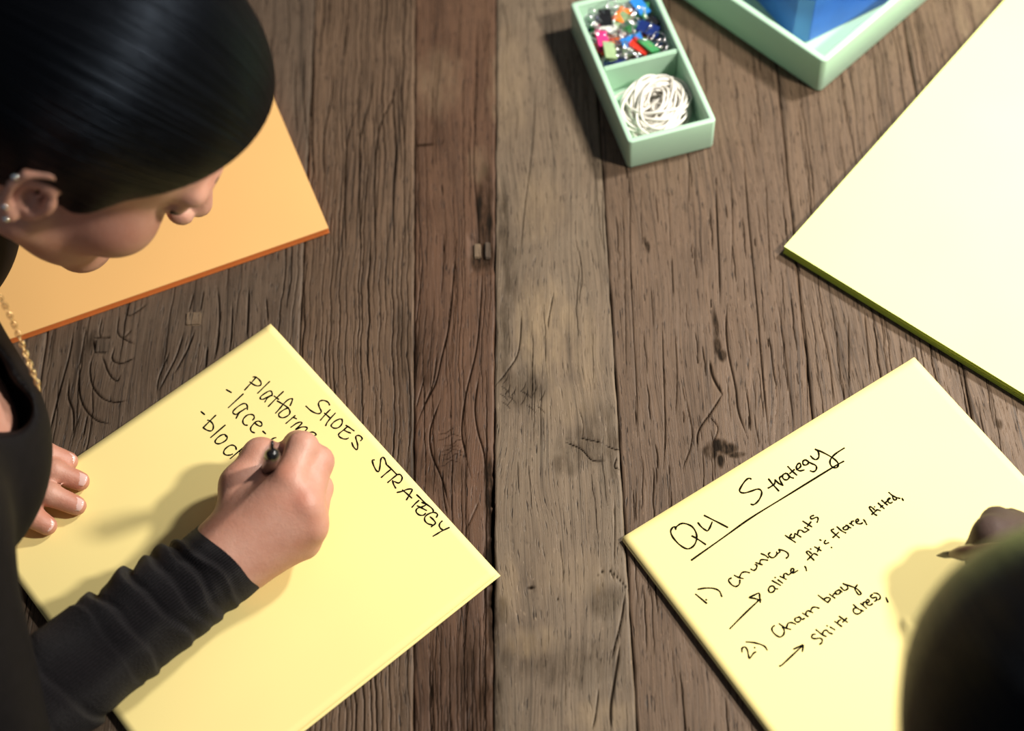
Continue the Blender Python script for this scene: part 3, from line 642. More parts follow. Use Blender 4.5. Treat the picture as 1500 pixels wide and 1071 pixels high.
me = bm_mesh('divider', bm); me.transform(MS); link('divider', me, mint_m, small)
# large tray, partly out of the picture
H2 = .0385
c2, l2_, r2_ = P(1208, 92, H2), P(1054.7, 0, H2), P(1332, 0, H2)
a1, a2 = unit(l2_-c2), unit(r2_-c2); bis = unit(a1+a2); th = math.atan2(bis[1], bis[0])
ayL = np.array([math.cos(th+math.pi/4), math.sin(th+math.pi/4), 0]); axL = np.array([ayL[1], -ayL[0], 0])
wL, lL = .215, .30
cL = c2+axL*wL/2+ayL*lL/2; ML = Matrix.Translation((cL[0], cL[1], 0))@Matrix.Rotation(math.atan2(axL[1], axL[0]), 4, 'Z')
large = empty('open_tray', (cL[0], cL[1], 0)); tag(large, 'large open mint green tray holding a blue box, cut off by the top edge', 'tray')
me = tray_mesh('tray_body', wL, lL, H2, .0062, .005, .003); me.transform(ML); link('tray_body', me, mint_m, large)
# blue box standing in the large tray
blue_m = simple('blue_card', (.035, .16, .58), .42, .25, 14); blue2_m = simple('blue_card_edge', (.05, .20, .52), .4, .15, 14)
tip = P(1172, 60, .0032); ea, eb = unit(P(1120, 0, .0032)-tip), unit(P(1285, 0, .0032)-tip)
bis = unit(ea+eb); th = math.atan2(bis[1], bis[0]); e1 = np.array([math.cos(th+math.pi/4), math.sin(th+math.pi/4), 0]); e2 = np.array([e1[1], -e1[0], 0])
HB = .075; ch = .010
blue = empty('blue_box', (tip[0], tip[1], .0032)); tag(blue, 'blue box with a chamfered corner standing in the large mint tray', 'box')
q = [tip+e1*ch, tip+e1*.10, tip+e1*.10+e2*.10, tip+e2*.10, tip+e2*ch]
tipc = (q[0]+q[4])/2
def prism(name, pts, z0, z1, mt, root, bev=.001):
    bm = bmesh.new(); lo = [bm.verts.new((*p[:2], z0)) for p in pts]; hi = [bm.verts.new((*p[:2], z1)) for p in pts]; n = len(pts)
    bm.faces.new(lo); bm.faces.new(hi)
    for k in range(n): bm.faces.new((lo[k], lo[(k+1) % n], hi[(k+1) % n], hi[k]))
    bmesh.ops.recalc_face_normals(bm, faces=bm.faces[:]); bmesh.ops.bevel(bm, geom=bm.edges[:], offset=bev, segments=2, affect='EDGES')
    return link(name, bm_mesh(name, bm), mt, root)
sh = tip-tipc
prism('box_body', [p+sh for p in q], .0034, HB-.018, blue_m, blue); prism('box_lid', [p+sh-.0012*unit((q[2]+tip)/2-p) for p in q], HB-.0178, HB, blue_m, blue)
prism('corner_band', [q[0]+sh-(e1+e2)*.0004, q[0]+sh+e2*.0006-(e1+e2)*.0004+e1*.0002, q[4]+sh+e1*.0006-(e1+e2)*.0004, q[4]+sh-(e1+e2)*.0004], .004, HB-.02, blue2_m, blue, .0001)

# ------------------------------------------------------------------ clips in the small tray
metal_m = NT('chrome_wire'); metal_m.set(Base_Color=(.82, .82, .84), Metallic=1.0, Roughness=.16); metal_m = metal_m.m
CLIPC = {'orange': (.88, .20, .02), 'blue': (.02, .20, .62), 'pink': (.60, .03, .17), 'red': (.66, .04, .02), 'green': (.05, .28, .09), 'navy': (.012, .03, .16), 'black': (.01, .01, .012), 'white': (.75, .78, .72), 'sage green': (.30, .42, .22), 'rust': (.48, .10, .02)}
CM = {k: simple('clip_'+k.replace(' ', '_'), v, .3, .1, 60) for k, v in CLIPC.items()}
def clip_body():
    w, d, h, t = .0185, .0085, .0098, .0006; bm = bmesh.new()   # folded spring-steel wedge, thin walled
    prof = [(-d/2, 0), (d/2, 0), (.0008, h), (.0002, h), (d/2-.0012, .0007), (-d/2+.0012, .0007), (-.0002, h), (-.0008, h)]
    f = [bm.verts.new((-w/2, y, z)) for y, z in prof]; b = [bm.verts.new((w/2, y, z)) for y, z in prof]; n = len(prof)
    for k in range(n): bm.faces.new((f[k], f[(k+1) % n], b[(k+1) % n], b[k]))
    return bm_mesh('clip_body', bm)
def clip_handle(s):
    y0 = s*.0010; pts = [(-.0045, y0, .0082), (-.0035, y0+s*.0012, .0120), (-.0058, y0+s*.0028, .0175), (-.0035, y0+s*.0038, .0205), (0, y0+s*.0041, .0213), (.0035, y0+s*.0038, .0205), (.0058, y0+s*.0028, .0175), (.0035, y0+s*.0012, .0120), (.0045, y0, .0082)]
    return tube_mesh('clip_handle', catmull(np.array(pts), 3), .00052, 6)
cb, chn = clip_body(), [clip_handle(1), clip_handle(-1)]
for m_ in chn: m_.materials.append(metal_m)
clip_meshes = {}
for k in CM:
    m_ = cb.copy(); m_.materials.append(CM[k]); clip_meshes[k] = m_
cr = random.Random(11)
iw, il = wS-2*tS, (lS/2-tS)-dy-.0021
seq = ['white', 'sage green', 'orange', 'green', 'navy', 'red', 'blue', 'pink', 'white', 'rust', 'black', 'orange', 'blue', 'navy', 'green', 'sage green', 'pink', 'white', 'black', 'red']
where = [('by the divider', -1), ('in mid tray', 0), ('near the back', 1)]; used = set()
cnt = 0
for layer in range(4):
    nx, ny = (4, 5) if layer < 2 else (3, 5) if layer == 2 else (3, 4)
    for a_ in range(nx):
        for b_ in range(ny):
            fx = (a_+.5)/nx-.5; fy = (b_+.5)/ny-.5
            x = fx*(iw-.016)+cr.uniform(-.003, .003); y = dy+.0021+il/2+fy*(il-.016)+cr.uniform(-.003, .003)
            z = .0064+layer*.0068+cr.uniform(0, .002)
            colr = seq[cnt % len(seq)] if cr.random() < .6 else cr.choice(list(CM)); cnt += 1
            root = empty('binder_clip'); 
            root.matrix_world = MS@Matrix.Translation((x, y, z))@Matrix.Rotation(cr.uniform(0, 6.28), 4, 'Z')@Matrix.Rotation(cr.uniform(1.0, 2.0), 4, 'X')@Matrix.Rotation(cr.uniform(-.4, .4), 4, 'Y')@Matrix.Translation((0, 0, -.009))
            wy = where[0] if fy < -.18 else where[2] if fy > .18 else where[1]
            lv = ('bottom', 'second', 'third', 'top')[layer]
            sd = 'left' if fx < -.15 else 'right' if fx > .15 else 'central'
            for alt in [colr]+list(CM):
                if (alt, lv, sd, wy[0]) not in used: colr = alt; break
            used.add((colr, lv, sd, wy[0]))
            tag(root, f'{colr} binder clip in the {lv} layer of the pile, {sd}, {wy[0]}', 'binder clip', 'binder clips in the small tray')
            for nm, m_ in (('clip_body', clip_meshes[colr]), ('clip_handle', chn[0]), ('clip_handle', chn[1])):
                o = bpy.data.objects.new(nm, m_); COL.objects.link(o); o.parent = root

# ------------------------------------------------------------------ white rubber bands in the small tray
band_m = simple('white_rubber', (.74, .71, .64), .55, .06, 80)
br_ = np.random.default_rng(5); il2 = (dy-.0021)-(-lS/2+tS); cyb = (-lS/2+tS+dy-.0021)/2
for k in range(72):
    lay = k/72; t = np.linspace(0, 2*math.pi, 44, endpoint=False)
    ra = (br_.uniform(.0255, .0315) if k % 4 else br_.uniform(.010, .018))*(1-.08*lay); rb = ra*br_.uniform(.55, .85); ph = br_.uniform(0, 6.28); tw = br_.uniform(-.5, .5)
    x = ra*np.cos(t)*(1+.05*np.sin(2*t+ph)); y = rb*np.sin(t)*(1+.06*np.sin(3*t+ph)); ang = br_.normal(.7, .4)
    x, y = x*math.cos(ang)-y*math.sin(ang), x*math.sin(ang)+y*math.cos(ang)
    x = x+br_.normal(-.001, .004); y = y+br_.normal(0, .004)-.0015
    x = np.clip(x, -iw/2+.0012, iw/2-.0012); y = np.clip(y, -il2/2+.0012, il2/2-.0012)
    rr = np.sqrt((x/(iw/2))**2+(y/(il2/2))**2)
    z = .0046+.0235*lay*np.clip(1.2-.5*rr, .3, 1)+.0026*np.sin(t+ph)+.0012*np.sin(2*t+ph*2)
    z = np.maximum(z, .0046)
    pts = np.array([(MS@Vector((x_, y_+cyb, z_)))[:] for x_, y_, z_ in zip(x, y, z)])
    o = link('rubber_band', closed_tube_mesh('rubber_band', pts, .0011), band_m)
    tag(o, 'white rubber band in the tangled heap in the small mint tray', 'rubber band', 'white rubber bands in the small tray')
# ------------------------------------------------------------------ signed-distance modelling for bodies and clothes
class SDF:
    def __init__(s): s.p = []
    def cap(s, a, b, ra, rb, k=.008, sub=False): s.p.append(('c', np.array(a, float), np.array(b, float), ra, rb, k, sub)); return s
    def ell(s, c, radii, axes=None, k=.008, sub=False):
        s.p.append(('e', np.array(c, float), np.eye(3) if axes is None else np.array(axes, float), np.array(radii, float), None, k, sub)); return s
    def plane(s, c, n, k=.004): s.p.append(('p', np.array(c, float), unit(n), None, None, k, True)); return s
    def chain(s, pts, rads, k=.006):
        for i in range(len(pts)-1): s.cap(pts[i], pts[i+1], rads[i], rads[i+1], k)
        return s
    @staticmethod
    def ev(pr, X):
        if pr[0] == 'c':
            a, b, ra, rb = pr[1:5]; ba = b-a; t = np.clip(((X-a)@ba)/(ba@ba+1e-12), 0, 1)
            return np.linalg.norm(X-a-t[..., None]*ba, axis=-1)-(ra+(rb-ra)*t)
        if pr[0] == 'e':
            q = (X-pr[1])@pr[2].T; r = pr[3]; k0 = np.linalg.norm(q/r, axis=-1); k1 = np.linalg.norm(q/(r*r), axis=-1)+1e-9
            return k0*(k0-1)/k1
        return -((X-pr[1])@pr[2])         # half space on the normal's side is removed
    def bounds(s):
        lo, hi = np.full(3, 9.0), np.full(3, -9.0)
        for p in s.p:
            if p[6]: continue
            if p[0] == 'c': pts = np.array([p[1]-p[3], p[1]+p[3], p[2]-p[4], p[2]+p[4]])
            else: m = np.abs(p[2].T)@p[3]; pts = np.array([p[1]-m, p[1]+m])
            lo = np.minimum(lo, pts.min(0)); hi = np.maximum(hi, pts.max(0))
        return lo-.012, hi+.012
    def mesh(s, name, h, clip=None, displace=None):
        lo, hi = s.bounds()
        if clip is not None: lo = np.maximum(lo, clip[0]); hi = np.minimum(hi, clip[1])
        B = 14; nb = np.ceil((hi-lo)/h/B).astype(int); n = nb*B+1
        D = np.full(n, 1.0, np.float32); R = B*h*.5*1.75
        for bi in range(nb[0]):
            cz = np.stack(np.meshgrid([bi], range(nb[1]), range(nb[2]), indexing='ij'), -1).reshape(-1, 3)
            cen = lo+(cz+.5)*B*h
            dm = np.stack([s.ev(p, cen) for p in s.p]); plus = np.array([not p[6] for p in s.p]); mn = dm[plus].min(0)
            near_minus = (np.abs(dm[~plus]) < R).any(0) if (~plus).any() else np.zeros(len(cen), bool)
            inside_minus = (dm[~plus] < -R).any(0) if (~plus).any() else np.zeros(len(cen), bool)
            for q in range(len(cen)):
                i0 = cz[q]*B; sl = tuple(slice(i0[k], i0[k]+B+1) for k in range(3))
                if mn[q] > R+.03: continue
                if mn[q] < -R-.004 and not near_minus[q]:
                    D[sl] = 1.0 if inside_minus[q] else -1.0; continue
                ax = [lo[k]+h*np.arange(i0[k], i0[k]+B+1) for k in range(3)]
                X = np.stack(np.meshgrid(*ax, indexing='ij'), -1); d = None
                for pi, p in enumerate(s.p):
                    if p[6]:
                        if dm[pi, q] > R+.01: continue
                        e = s.ev(p, X)
                        if d is not None:
                            k = p[5]; hh = np.clip(.5-.5*(d+e)/k, 0, 1); d = d+(-e-d)*hh+k*hh*(1-hh)
                    else:
                        if dm[pi, q] > mn[q]+2*R+.03: continue
                        e = s.ev(p, X)
                        if d is None: d = e
                        else: k = p[5]; hh = np.clip(.5+.5*(d-e)/k, 0, 1); d = d+(e-d)*hh-k*hh*(1-hh)
                D[sl] = d
        return surface_nets(name, D, lo, h)

def surface_nets(name, D, lo, h):
    S = D < 0; c = np.zeros(tuple(x-1 for x in D.shape), np.uint8)
    for i in (0, 1):
        for j in (0, 1):
            for k in (0, 1): c += S[i:S.shape[0]-1+i, j:S.shape[1]-1+j, k:S.shape[2]-1+k]
    cells = np.argwhere((c > 0) & (c < 8)); idx = np.full(c.shape, -1, np.int32); idx[tuple(cells.T)] = np.arange(len(cells))
    acc = np.zeros((len(cells), 3)); num = np.zeros(len(cells))
    corners = [(i, j, k) for i in (0, 1) for j in (0, 1) for k in (0, 1)]
    val = {cr: D[cells[:, 0]+cr[0], cells[:, 1]+cr[1], cells[:, 2]+cr[2]] for cr in corners}
    for a in corners:
        for ax in range(3):
            if a[ax]: continue
            b = list(a); b[ax] = 1; b = tuple(b); va, vb = val[a], val[b]; m = (va < 0) != (vb < 0)
            t = np.where(m, va/np.where(m, va-vb, 1), 0); p = np.array(a, float)[None]+t[:, None]*np.eye(3)[ax]
            acc[m] += p[m]; num[m] += 1
    V = lo+h*(cells+acc/num[:, None]); quads = []
    for ax in range(3):
        sl0 = [slice(None)]*3; sl1 = [slice(None)]*3; sl0[ax] = slice(0, -1); sl1[ax] = slice(1, None)
        ch = S[tuple(sl0)] != S[tuple(sl1)]; e = np.argwhere(ch); o1, o2 = [k for k in range(3) if k != ax]
        ok = (e[:, o1] > 0) & (e[:, o2] > 0) & (e[:, o1] < D.shape[o1]-1) & (e[:, o2] < D.shape[o2]-1); e = e[ok]
        if not len(e): continue
        q = []
        for (u, v) in ((-1, -1), (0, -1), (0, 0), (-1, 0)):
            f = e.copy(); f[:, o1] += u; f[:, o2] += v; q.append(idx[tuple(f.T)])
        q = np.stack(q, 1); flip = S[tuple(e.T)]; 
        if ax == 1: flip = ~flip
        q[~flip] = q[~flip][:, ::-1]; quads.append(q)
    return np_mesh(name, V, np.vstack(quads))

def skin_mat(name, base, red, rough=.5):
    t = NT(name); f = t.noise(t.obj(), 45.0, 3); g = t.noise(t.obj(), 900.0, 2); c = t.mix(t.ramp(f, .35, .7), base, red)
    ar = t.n('ShaderNodeAttribute', attribute_name='flush').outputs['Fac']; c = t.mix(ar, c, (base[0]*.80, base[1]*.45, base[2]*.36))
    t.l(c, t.b.inputs['Base Color']); t.set(Roughness=rough)
    t.b.inputs['Subsurface Weight'].default_value = .12; t.b.inputs['Subsurface Radius'].default_value = (.6, .25, .12); t.b.inputs['Subsurface Scale'].default_value = .006
    t.bump(t.math('ADD', g, t.math('MULTIPLY', t.noise(t.obj(), 260.0, 4), 2.0)), .35, .0004); return t.m
skin1 = skin_mat('skin_warm', (.53, .285, .21), (.48, .225, .155)); skin2 = skin_mat('skin_shade_painted', (.05, .026, .018), (.04, .02, .014), .75)  # second skin near black: the head's shadow is put into its colour
nail_m = simple('fingernail', (.74, .48, .43), .16, .05, 60)

def hair_mat(name, rows, cen=(0, 0, 0)):
    """black hair with fine strands; rows: three axes giving (along, across, up) of the hair flow"""
    t = NT(name); co = t.obj(); dots = []
    for r_ in rows:
        d = t.n('ShaderNodeVectorMath', operation='DOT_PRODUCT'); t.l(co, d.inputs[0]); d.inputs[1].default_value = r_; dots.append(d.outputs['Value'])
    cb_ = t.n('ShaderNodeCombineXYZ')
    for i in range(3): t.l(dots[i], cb_.inputs[i])
    c0 = [float(np.dot(cen, r_)) for r_ in rows]
    phi = t.math('ARCTAN2', t.math('SUBTRACT', dots[2], c0[2]), t.math('SUBTRACT', dots[1], c0[1]))
    cb2 = t.n('ShaderNodeCombineXYZ'); t.l(dots[0], cb2.inputs[0]); t.l(phi, cb2.inputs[1])
    f = t.noise(t.map(cb2.outputs[0], (9, 46, 1)), 1.0, 4); g = t.noise(t.map(cb2.outputs[0], (4, 11, 1)), 1.0, 2)
    t.l(t.mix(t.ramp(f, .3, .7), (.0008, .0008, .001), (.0022, .0022, .0028)), t.b.inputs['Base Color'])
    t.set(Roughness=.38); t.b.inputs['Specular IOR Level'].default_value = .10; t.b.inputs['Specular Tint'].default_value = (.55, .72, 1, 1)
    t.bump(t.math('ADD', f, t.math('MULTIPLY', g, 1.2)), .9, .0030); return t.m

knit_m = NT('black_ribbed_knit')
_u = knit_m.n('ShaderNodeUVMap').outputs['UV']; _s = knit_m.n('ShaderNodeSeparateXYZ'); knit_m.l(_u, _s.inputs[0])
_w = knit_m.math('SINE', knit_m.math('MULTIPLY', _s.outputs[0], 2*math.pi*104)); _n = knit_m.noise(knit_m.obj(), 700.0, 2)
knit_m.l(knit_m.mix(knit_m.ramp(_w, -1, 1), (.0010, .0008, .0010), (.013, .010, .0135)), knit_m.b.inputs['Base Color'])  # rib highlights and groove shade put into the base colour
knit_m.set(Roughness=.62); knit_m.b.inputs['Sheen Weight'].default_value = .02; knit_m.b.inputs['Specular IOR Level'].default_value = .2; knit_m.b.inputs['Sheen Roughness'].default_value = .4
knit_m.bump(knit_m.math('ADD', knit_m.math('MULTIPLY', _w, .8), _n), 1.0, .0011); knit_m = knit_m.m
cloth_m = simple('black_jersey', (.004, .003, .0036), .75, .25, 120, .4); cloth_m.node_tree.nodes['Principled BSDF'].inputs['Specular IOR Level'].default_value = .15
gold_m = NT('gold'); gold_m.set(Base_Color=(.95, .66, .30), Metallic=1.0, Roughness=.2); gold_m = gold_m.m

class Frame:
    def __init__(s, c, f, r, u, k): s.c, s.f, s.r, s.u, s.k = np.array(c, float), unit(f), unit(r), unit(u), k
    def __call__(s, a, b, c): return s.c+.01*s.k*(a*s.f+b*s.r+c*s.u)
    @property
    def axes(s): return np.stack([s.f, s.r, s.u])
    def e(s, sdf, c, rad, k=.006, sub=False, ax=None): sdf.ell(s(*c), .01*s.k*np.array(rad), s.axes if ax is None else ax, k, sub)

def head(S, h):
    q = .01*h.k
    h.e(S, (-1.0, 0, 4.0), (9.6, 7.5, 8.6)); h.e(S, (4.3, 0, 3.2), (5.2, 6.3, 6.0), .02); h.e(S, (4.4, 0, -3.2), (4.7, 5.7, 6.8), .02)
    for sg in (-1, 1):
        S.cap(h(.8, sg*5.0, -5.0), h(7.0, sg*1.4, -9.6), 1.7*q, 1.5*q, .02); h.e(S, (6.2, sg*3.9, -2.9), (2.5, 2.3, 2.6), .015)
        S.cap(h(8.3, sg*4.6, 2.5), h(9.4, sg*1.5, 2.3), .8*q, .8*q, .012)
    h.e(S, (7.7, 0, -9.6), (1.7, 2.2, 1.6), .015)
    for sg in (-1, 1): h.e(S, (10.4, sg*3.2, .7), (1.5, 1.7, 1.0), .008, True); h.e(S, (8.1, sg*3.2, .6), (1.25, 1.45, 1.2), .003)
    S.cap(h(9.2, 0, 1.8), h(11.5, 0, -2.3), .62*q, .95*q, .008)
    for sg in (-1, 1): h.e(S, (10.5, sg*1.15, -2.8), (.95, .72, .75), .004)
    for sg in (-1, 1): h.e(S, (11.0, sg*.6, -3.45), (.5, .35, .4), .002, True)
    for sg in (-1, 1): S.cap(h(8.9, sg*2.1, -6.2), h(9.6, 0, -5.8), .45*q, .6*q, .004); S.cap(h(8.7, sg*1.8, -6.8), h(9.3, 0, -7.2), .45*q, .65*q, .004)
    S.cap(h(9.9, -1.9, -6.45), h(9.9, 1.9, -6.45), .25*q, .25*q, .002, True)
    for sg in (-1, 1):      # ears: shell, helix rim, lobe, hollow
        up = unit(h.u-.25*h.f); fr = unit(h.f+.25*h.u+sg*.35*h.r); ax = np.stack([fr, np.cross(up, fr), up])
        S.ell(h(-.6, sg*7.45, -.3), q*np.array([1.45, .5, 2.5]), ax, .004)
        ring = [h(.6, sg*7.5, .9), h(.2, sg*7.85, 2.0), h(-.9, sg*8.1, 2.3), h(-1.9, sg*8.2, 1.6), h(-2.1, sg*8.1, .2), h(-1.6, sg*7.85, -1.6), h(-.7, sg*7.6, -2.6)]
        S.chain(ring, [.24*q, .28*q, .30*q, .30*q, .28*q, .30*q, .5*q], .002)
        S.ell(h(-.35, sg*7.95, -.5), q*np.array([.75, .75, 1.05]), ax, .002, True); S.cap(h(.65, sg*7.7, -.8), h(.55, sg*7.75, -.2), .38*q, .38*q, .003)

def finger(S, pts, r0, r1, k=.004):
    r = np.linspace(r0, r1, len(pts)); r = list(r)
    S.chain(pts, r, k)

def nail(name, tip, prev, up, w, l, parent):
    d = unit(np.array(tip)-np.array(prev)); up = np.array(up, float); n = unit(up-d*(up@d)); s_ = np.cross(d, n)
    u, v = np.meshgrid(np.linspace(-1, 1, 9), np.linspace(-1, 1, 9), indexing='ij')
    sq = lambda a, b: (a*np.sqrt(1-.35*b*b), b*np.sqrt(1-.35*a*a)); uu, vv = sq(u, v)
    V = np.array(tip)[None, None]+d*(uu*l*.5)[..., None]+s_*(vv*w*.5)[..., None]+n*(-.16*w*vv**2-.08*l*np.maximum(uu, 0)**2)[..., None]
    V = V.reshape(-1, 3); V2 = V-n*.0005; i = np.arange(81).reshape(9, 9); q = np.stack([i[:-1, :-1], i[1:, :-1], i[1:, 1:], i[:-1, 1:]], -1).reshape(-1, 4)
    ring = np.concatenate([i[:, 0], i[-1, 1:], i[-2::-1, -1], i[0, -2:0:-1]]); rn = np.roll(ring, -1)
    return link(name, np_mesh(name, np.vstack([V, V2]), np.vstack([q, (q+81)[:, ::-1], np.stack([ring, ring+81, rn+81, rn], -1)])), nail_m, parent)

def sleeve_mesh(name, path, base_r, folds, seg=176, flat=.93, rows=None, seed=1, thick=.002):
    """knit tube along path (list of points), starting at the cuff; folds: (s, tilt, amp, width)"""
    pts = catmull(np.array(path), 40); L = np.concatenate([[0], np.cumsum(np.linalg.norm(np.diff(pts, axis=0), axis=1))])
    n = rows or int(L[-1]/.0011); s = np.linspace(0, L[-1], n); C = np.stack([np.interp(s, L, pts[:, k]) for k in range(3)], 1)
    tan = np.gradient(C, axis=0); tan /= np.linalg.norm(tan, axis=1)[:, None]
    side = np.cross(tan, [0, 0, 1.0]); side /= np.linalg.norm(side, axis=1)[:, None]; up = np.cross(side, tan)
    a = np.linspace(0, 2*math.pi, seg+1)
    r = np.interp(s, [x for x, _ in base_r], [x for _, x in base_r])[:, None]*np.ones(seg+1)
    for i, (s0, tilt, amp, w, ph) in enumerate(folds):
        d = s[:, None]-(s0+tilt*np.cos(a-ph)+.0025*np.sin(2*a+i*1.7)+.0012*np.sin(5*a+i))
        m = (.75+.45*np.cos(a-ph+.4*i))
        amp *= 1.3; r = r+amp*m*np.where(d < 0, np.exp(-(d/(.0017))**2), np.exp(-(d/w)**2))-.35*amp*m*np.exp(-((d+.0045)/.003)**2)
    r = r+.0009*np.sin(s[:, None]*120+2*np.sin(a)+seed)*np.sin(a*2+s[:, None]*40)
    V = C[:, None]+r[..., None]*(np.cos(a)[None, :, None]*side[:, None]+flat*np.sin(a)[None, :, None]*up[:, None])
    inner = C[:8, None]+(r[:8]-thick)[..., None]*(np.cos(a)[None, :, None]*side[:8, None]+flat*np.sin(a)[None, :, None]*up[:8, None])
    V = np.concatenate([inner[::-1], V]); n2 = len(V); idx = np.arange(n2*(seg+1)).reshape(n2, seg+1)
    Q = np.stack([idx[:-1, :-1], idx[:-1, 1:], idx[1:, 1:], idx[1:, :-1]], -1).reshape(-1, 4)
    me = np_mesh(name, V.reshape(-1, 3), Q); uv = me.uv_layers.new(name='UVMap')
    U = np.tile(np.linspace(0, 1, seg+1), n2); Vv = np.repeat(np.linspace(0, 1, n2), seg+1); li = np.empty(len(me.loops), np.int32); me.loops.foreach_get('vertex_index', li)
    uv.data.foreach_set('uv', np.stack([U[li], Vv[li]], 1).astype(np.float32).ravel()); return me

def flush(me, spots):
    co = np.empty(len(me.vertices)*3, np.float32); me.vertices.foreach_get('co', co); co = co.reshape(-1, 3); f = np.zeros(len(co))
    for c, r, s in spots: f = np.maximum(f, s*np.exp(-(((co-np.array(c))**2).sum(1))/(r*r)))
    attr(me, 'flush', f)

# ------------------------------------------------------------------ the woman writing at the left
woman = empty('person', (-.72, .60, -.75)); tag(woman, 'woman in a black ribbed sweater leaning in from the left, writing with a marker', 'person')
pit, yaw, rol = math.radians(45.1), math.radians(-6.1), math.radians(-8)
Rm = Matrix.Rotation(yaw, 3, 'Z')@Matrix.Rotation(pit, 3, 'Y')@Matrix.Rotation(rol, 3, 'X')
hf, hr, hu = np.array(Rm@Vector((1, 0, 0))), np.array(Rm@Vector((0, -1, 0))), np.array(Rm@Vector((0, 0, 1)))
KH = 1.058; HC = np.array([-.2762, .6801, .2793])
h1 = Frame(HC, hf, hr, hu, KH)
NB = np.array([-.425, .665, .195])              # base of the neck
SR = np.array([-.385, .42, .215]); SL = np.array([-.49, .83, .19])
WR = P(341, 812, .036); EL = np.array([-.392, .318, .062])
S = SDF(); head(S, h1)
S.cap(h1(-2.2, 0, -3.5), NB, .054, .058, .02)
PEL = np.array([-.84, .62, -.11])
S.cap(NB+[-.06, 0, -.01], PEL, .085, .115, .04); S.ell(NB+np.array([-.10, -.06, -.050]), (.105, .14, .085), None, .04)
S.cap(NB+[0, 0, -.03], SR, .045, .052, .04); S.cap(NB+[0, 0, -.03], SL, .045, .052, .04)
S.ell((-.400, .515, .142), (.068, .07, .062), None, .04); S.ell((-.44, .72, .12), (.065, .065, .06), None, .04)
S.cap(SR, EL, .046, .037, .02); S.cap(EL, WR, .038, .0255, .01)
# right hand
MC = {'i': P(424, 707, .066), 'm': P(446, 741, .060), 'r': P(454, 771, .047), 'p': P(444, 794, .031)}
S.chain([WR, MC['i']], [.0245, .0135], .012); S.chain([WR, MC['m']], [.0245, .0135], .012); S.chain([WR, MC['r']], [.024, .0130], .012); S.chain([WR, MC['p']], [.023, .0125], .012)
S.cap(P(368, 780, .040), P(418, 752, .045), .022, .020, .015)
finger(S, [MC['i'], P(443, 656, .066), P(436, 652, .044), P(414, 668, .020)], .0125, .0088)
finger(S, [MC['m'], P(466, 676, .054), P(452, 675, .030), P(425, 684, .0145)], .0122, .0085)
finger(S, [MC['r'], P(466, 715, .036), P(445, 715, .017), P(418, 715, .0125)], .0115, .0082)
finger(S, [MC['p'], P(459, 752, .020), P(440, 745, .0125), P(415, 745, .0115)], .0108, .0078)
S.chain([P(352, 795, .040), P(354, 712, .043), P(382, 669, .043), P(404, 682, .022)], [.019, .0150, .0125, .0092], .008)
S.cap(P(362, 745, .042), P(402, 716, .048), .016, .012, .010)
# left arm and hand, palm down on the sheet
WL = P(-40, 690, .024); ELl = np.array([-.56, .68, .052])
S.cap(SL, ELl, .045, .037, .02); S.cap(ELl, WL, .037, .025, .01)
fd = {'p': ((20, 668, .022), (62, 662, .022), (100, 676, .0105)), 'r': ((22, 690, .024), (78, 690, .020), (117, 705, .0112)),
      'm': ((20, 712, .025), (72, 724, .021), (112, 741, .0112)), 'i': ((10, 735, .024), (45, 755, .020), (69, 770, .0115))}
for kf, (a, b, c) in fd.items():
    a, b, c = P(*a), P(*b), P(*c); S.cap(WL, a, .018, .0105, .008); S.chain([a, b, c], [.0100, .0087, .0074], .003)
S.chain([P(-40, 720, .022), P(-30, 790, .024), P(-15, 800, .017)], [.016, .012, .009], .006)
body = S.mesh('body', .0023)
flush(body, [(MC['m']+[0, 0, .012], .009, .5), (MC['r']+[0, 0, .01], .008, .4), (MC['i']+[0, 0, .012], .008, .35), (h1(6.5, 4.5, -2.5), .025, .3)]+[(P(*v[2])+[0, 0, .004], .012, .5) for v in fd.values()])
link('body', body, skin1, woman)
for kf, (a, b, c) in fd.items():
    a_, b_ = P(*c), P(*b); d = unit(a_-b_); nail('fingernail', a_+np.array([0, -.001, .0078])+d*.0018, b_+np.array([0, 0, .004]), (0, -.2, 1), .0098, .0115, woman)
# hair
Hs = SDF(); q1 = .01*KH
h1.e(Hs, (-1.0, 0, 4.5), (10.6, 8.5, 9.6)); h1.e(Hs, (4.2, 0, 5.6), (6.4, 6.9, 6.0), .02); h1.e(Hs, (-6.5, 0, -1.0), (5.2, 6.4, 6.0), .03); h1.e(Hs, (-12.5, 0, 3.5), (4.4, 4.6, 4.4), .012)
Hs.cap(h1(2.2, 6.3, 3), h1(2.9, 6.7, -1.3), .015, .008, .012); Hs.cap(h1(2.2, -6.3, 3), h1(2.9, -6.7, -1.3), .015, .008, .012)
Hs.plane(h1(7.9, 0, 6.5), hf*.80-hu*.60, .006)
for sg in (-1, 1): h1.e(Hs, (-.6, sg*8.6, -2.2), (2.3, 2.2, 3.2), .006, True)
hair1 = hair_mat('black_hair_pulled_back', (hf, hr, hu), h1(0, 0, 3.5))
link('hair', Hs.mesh('hair', .0028), hair1, woman)
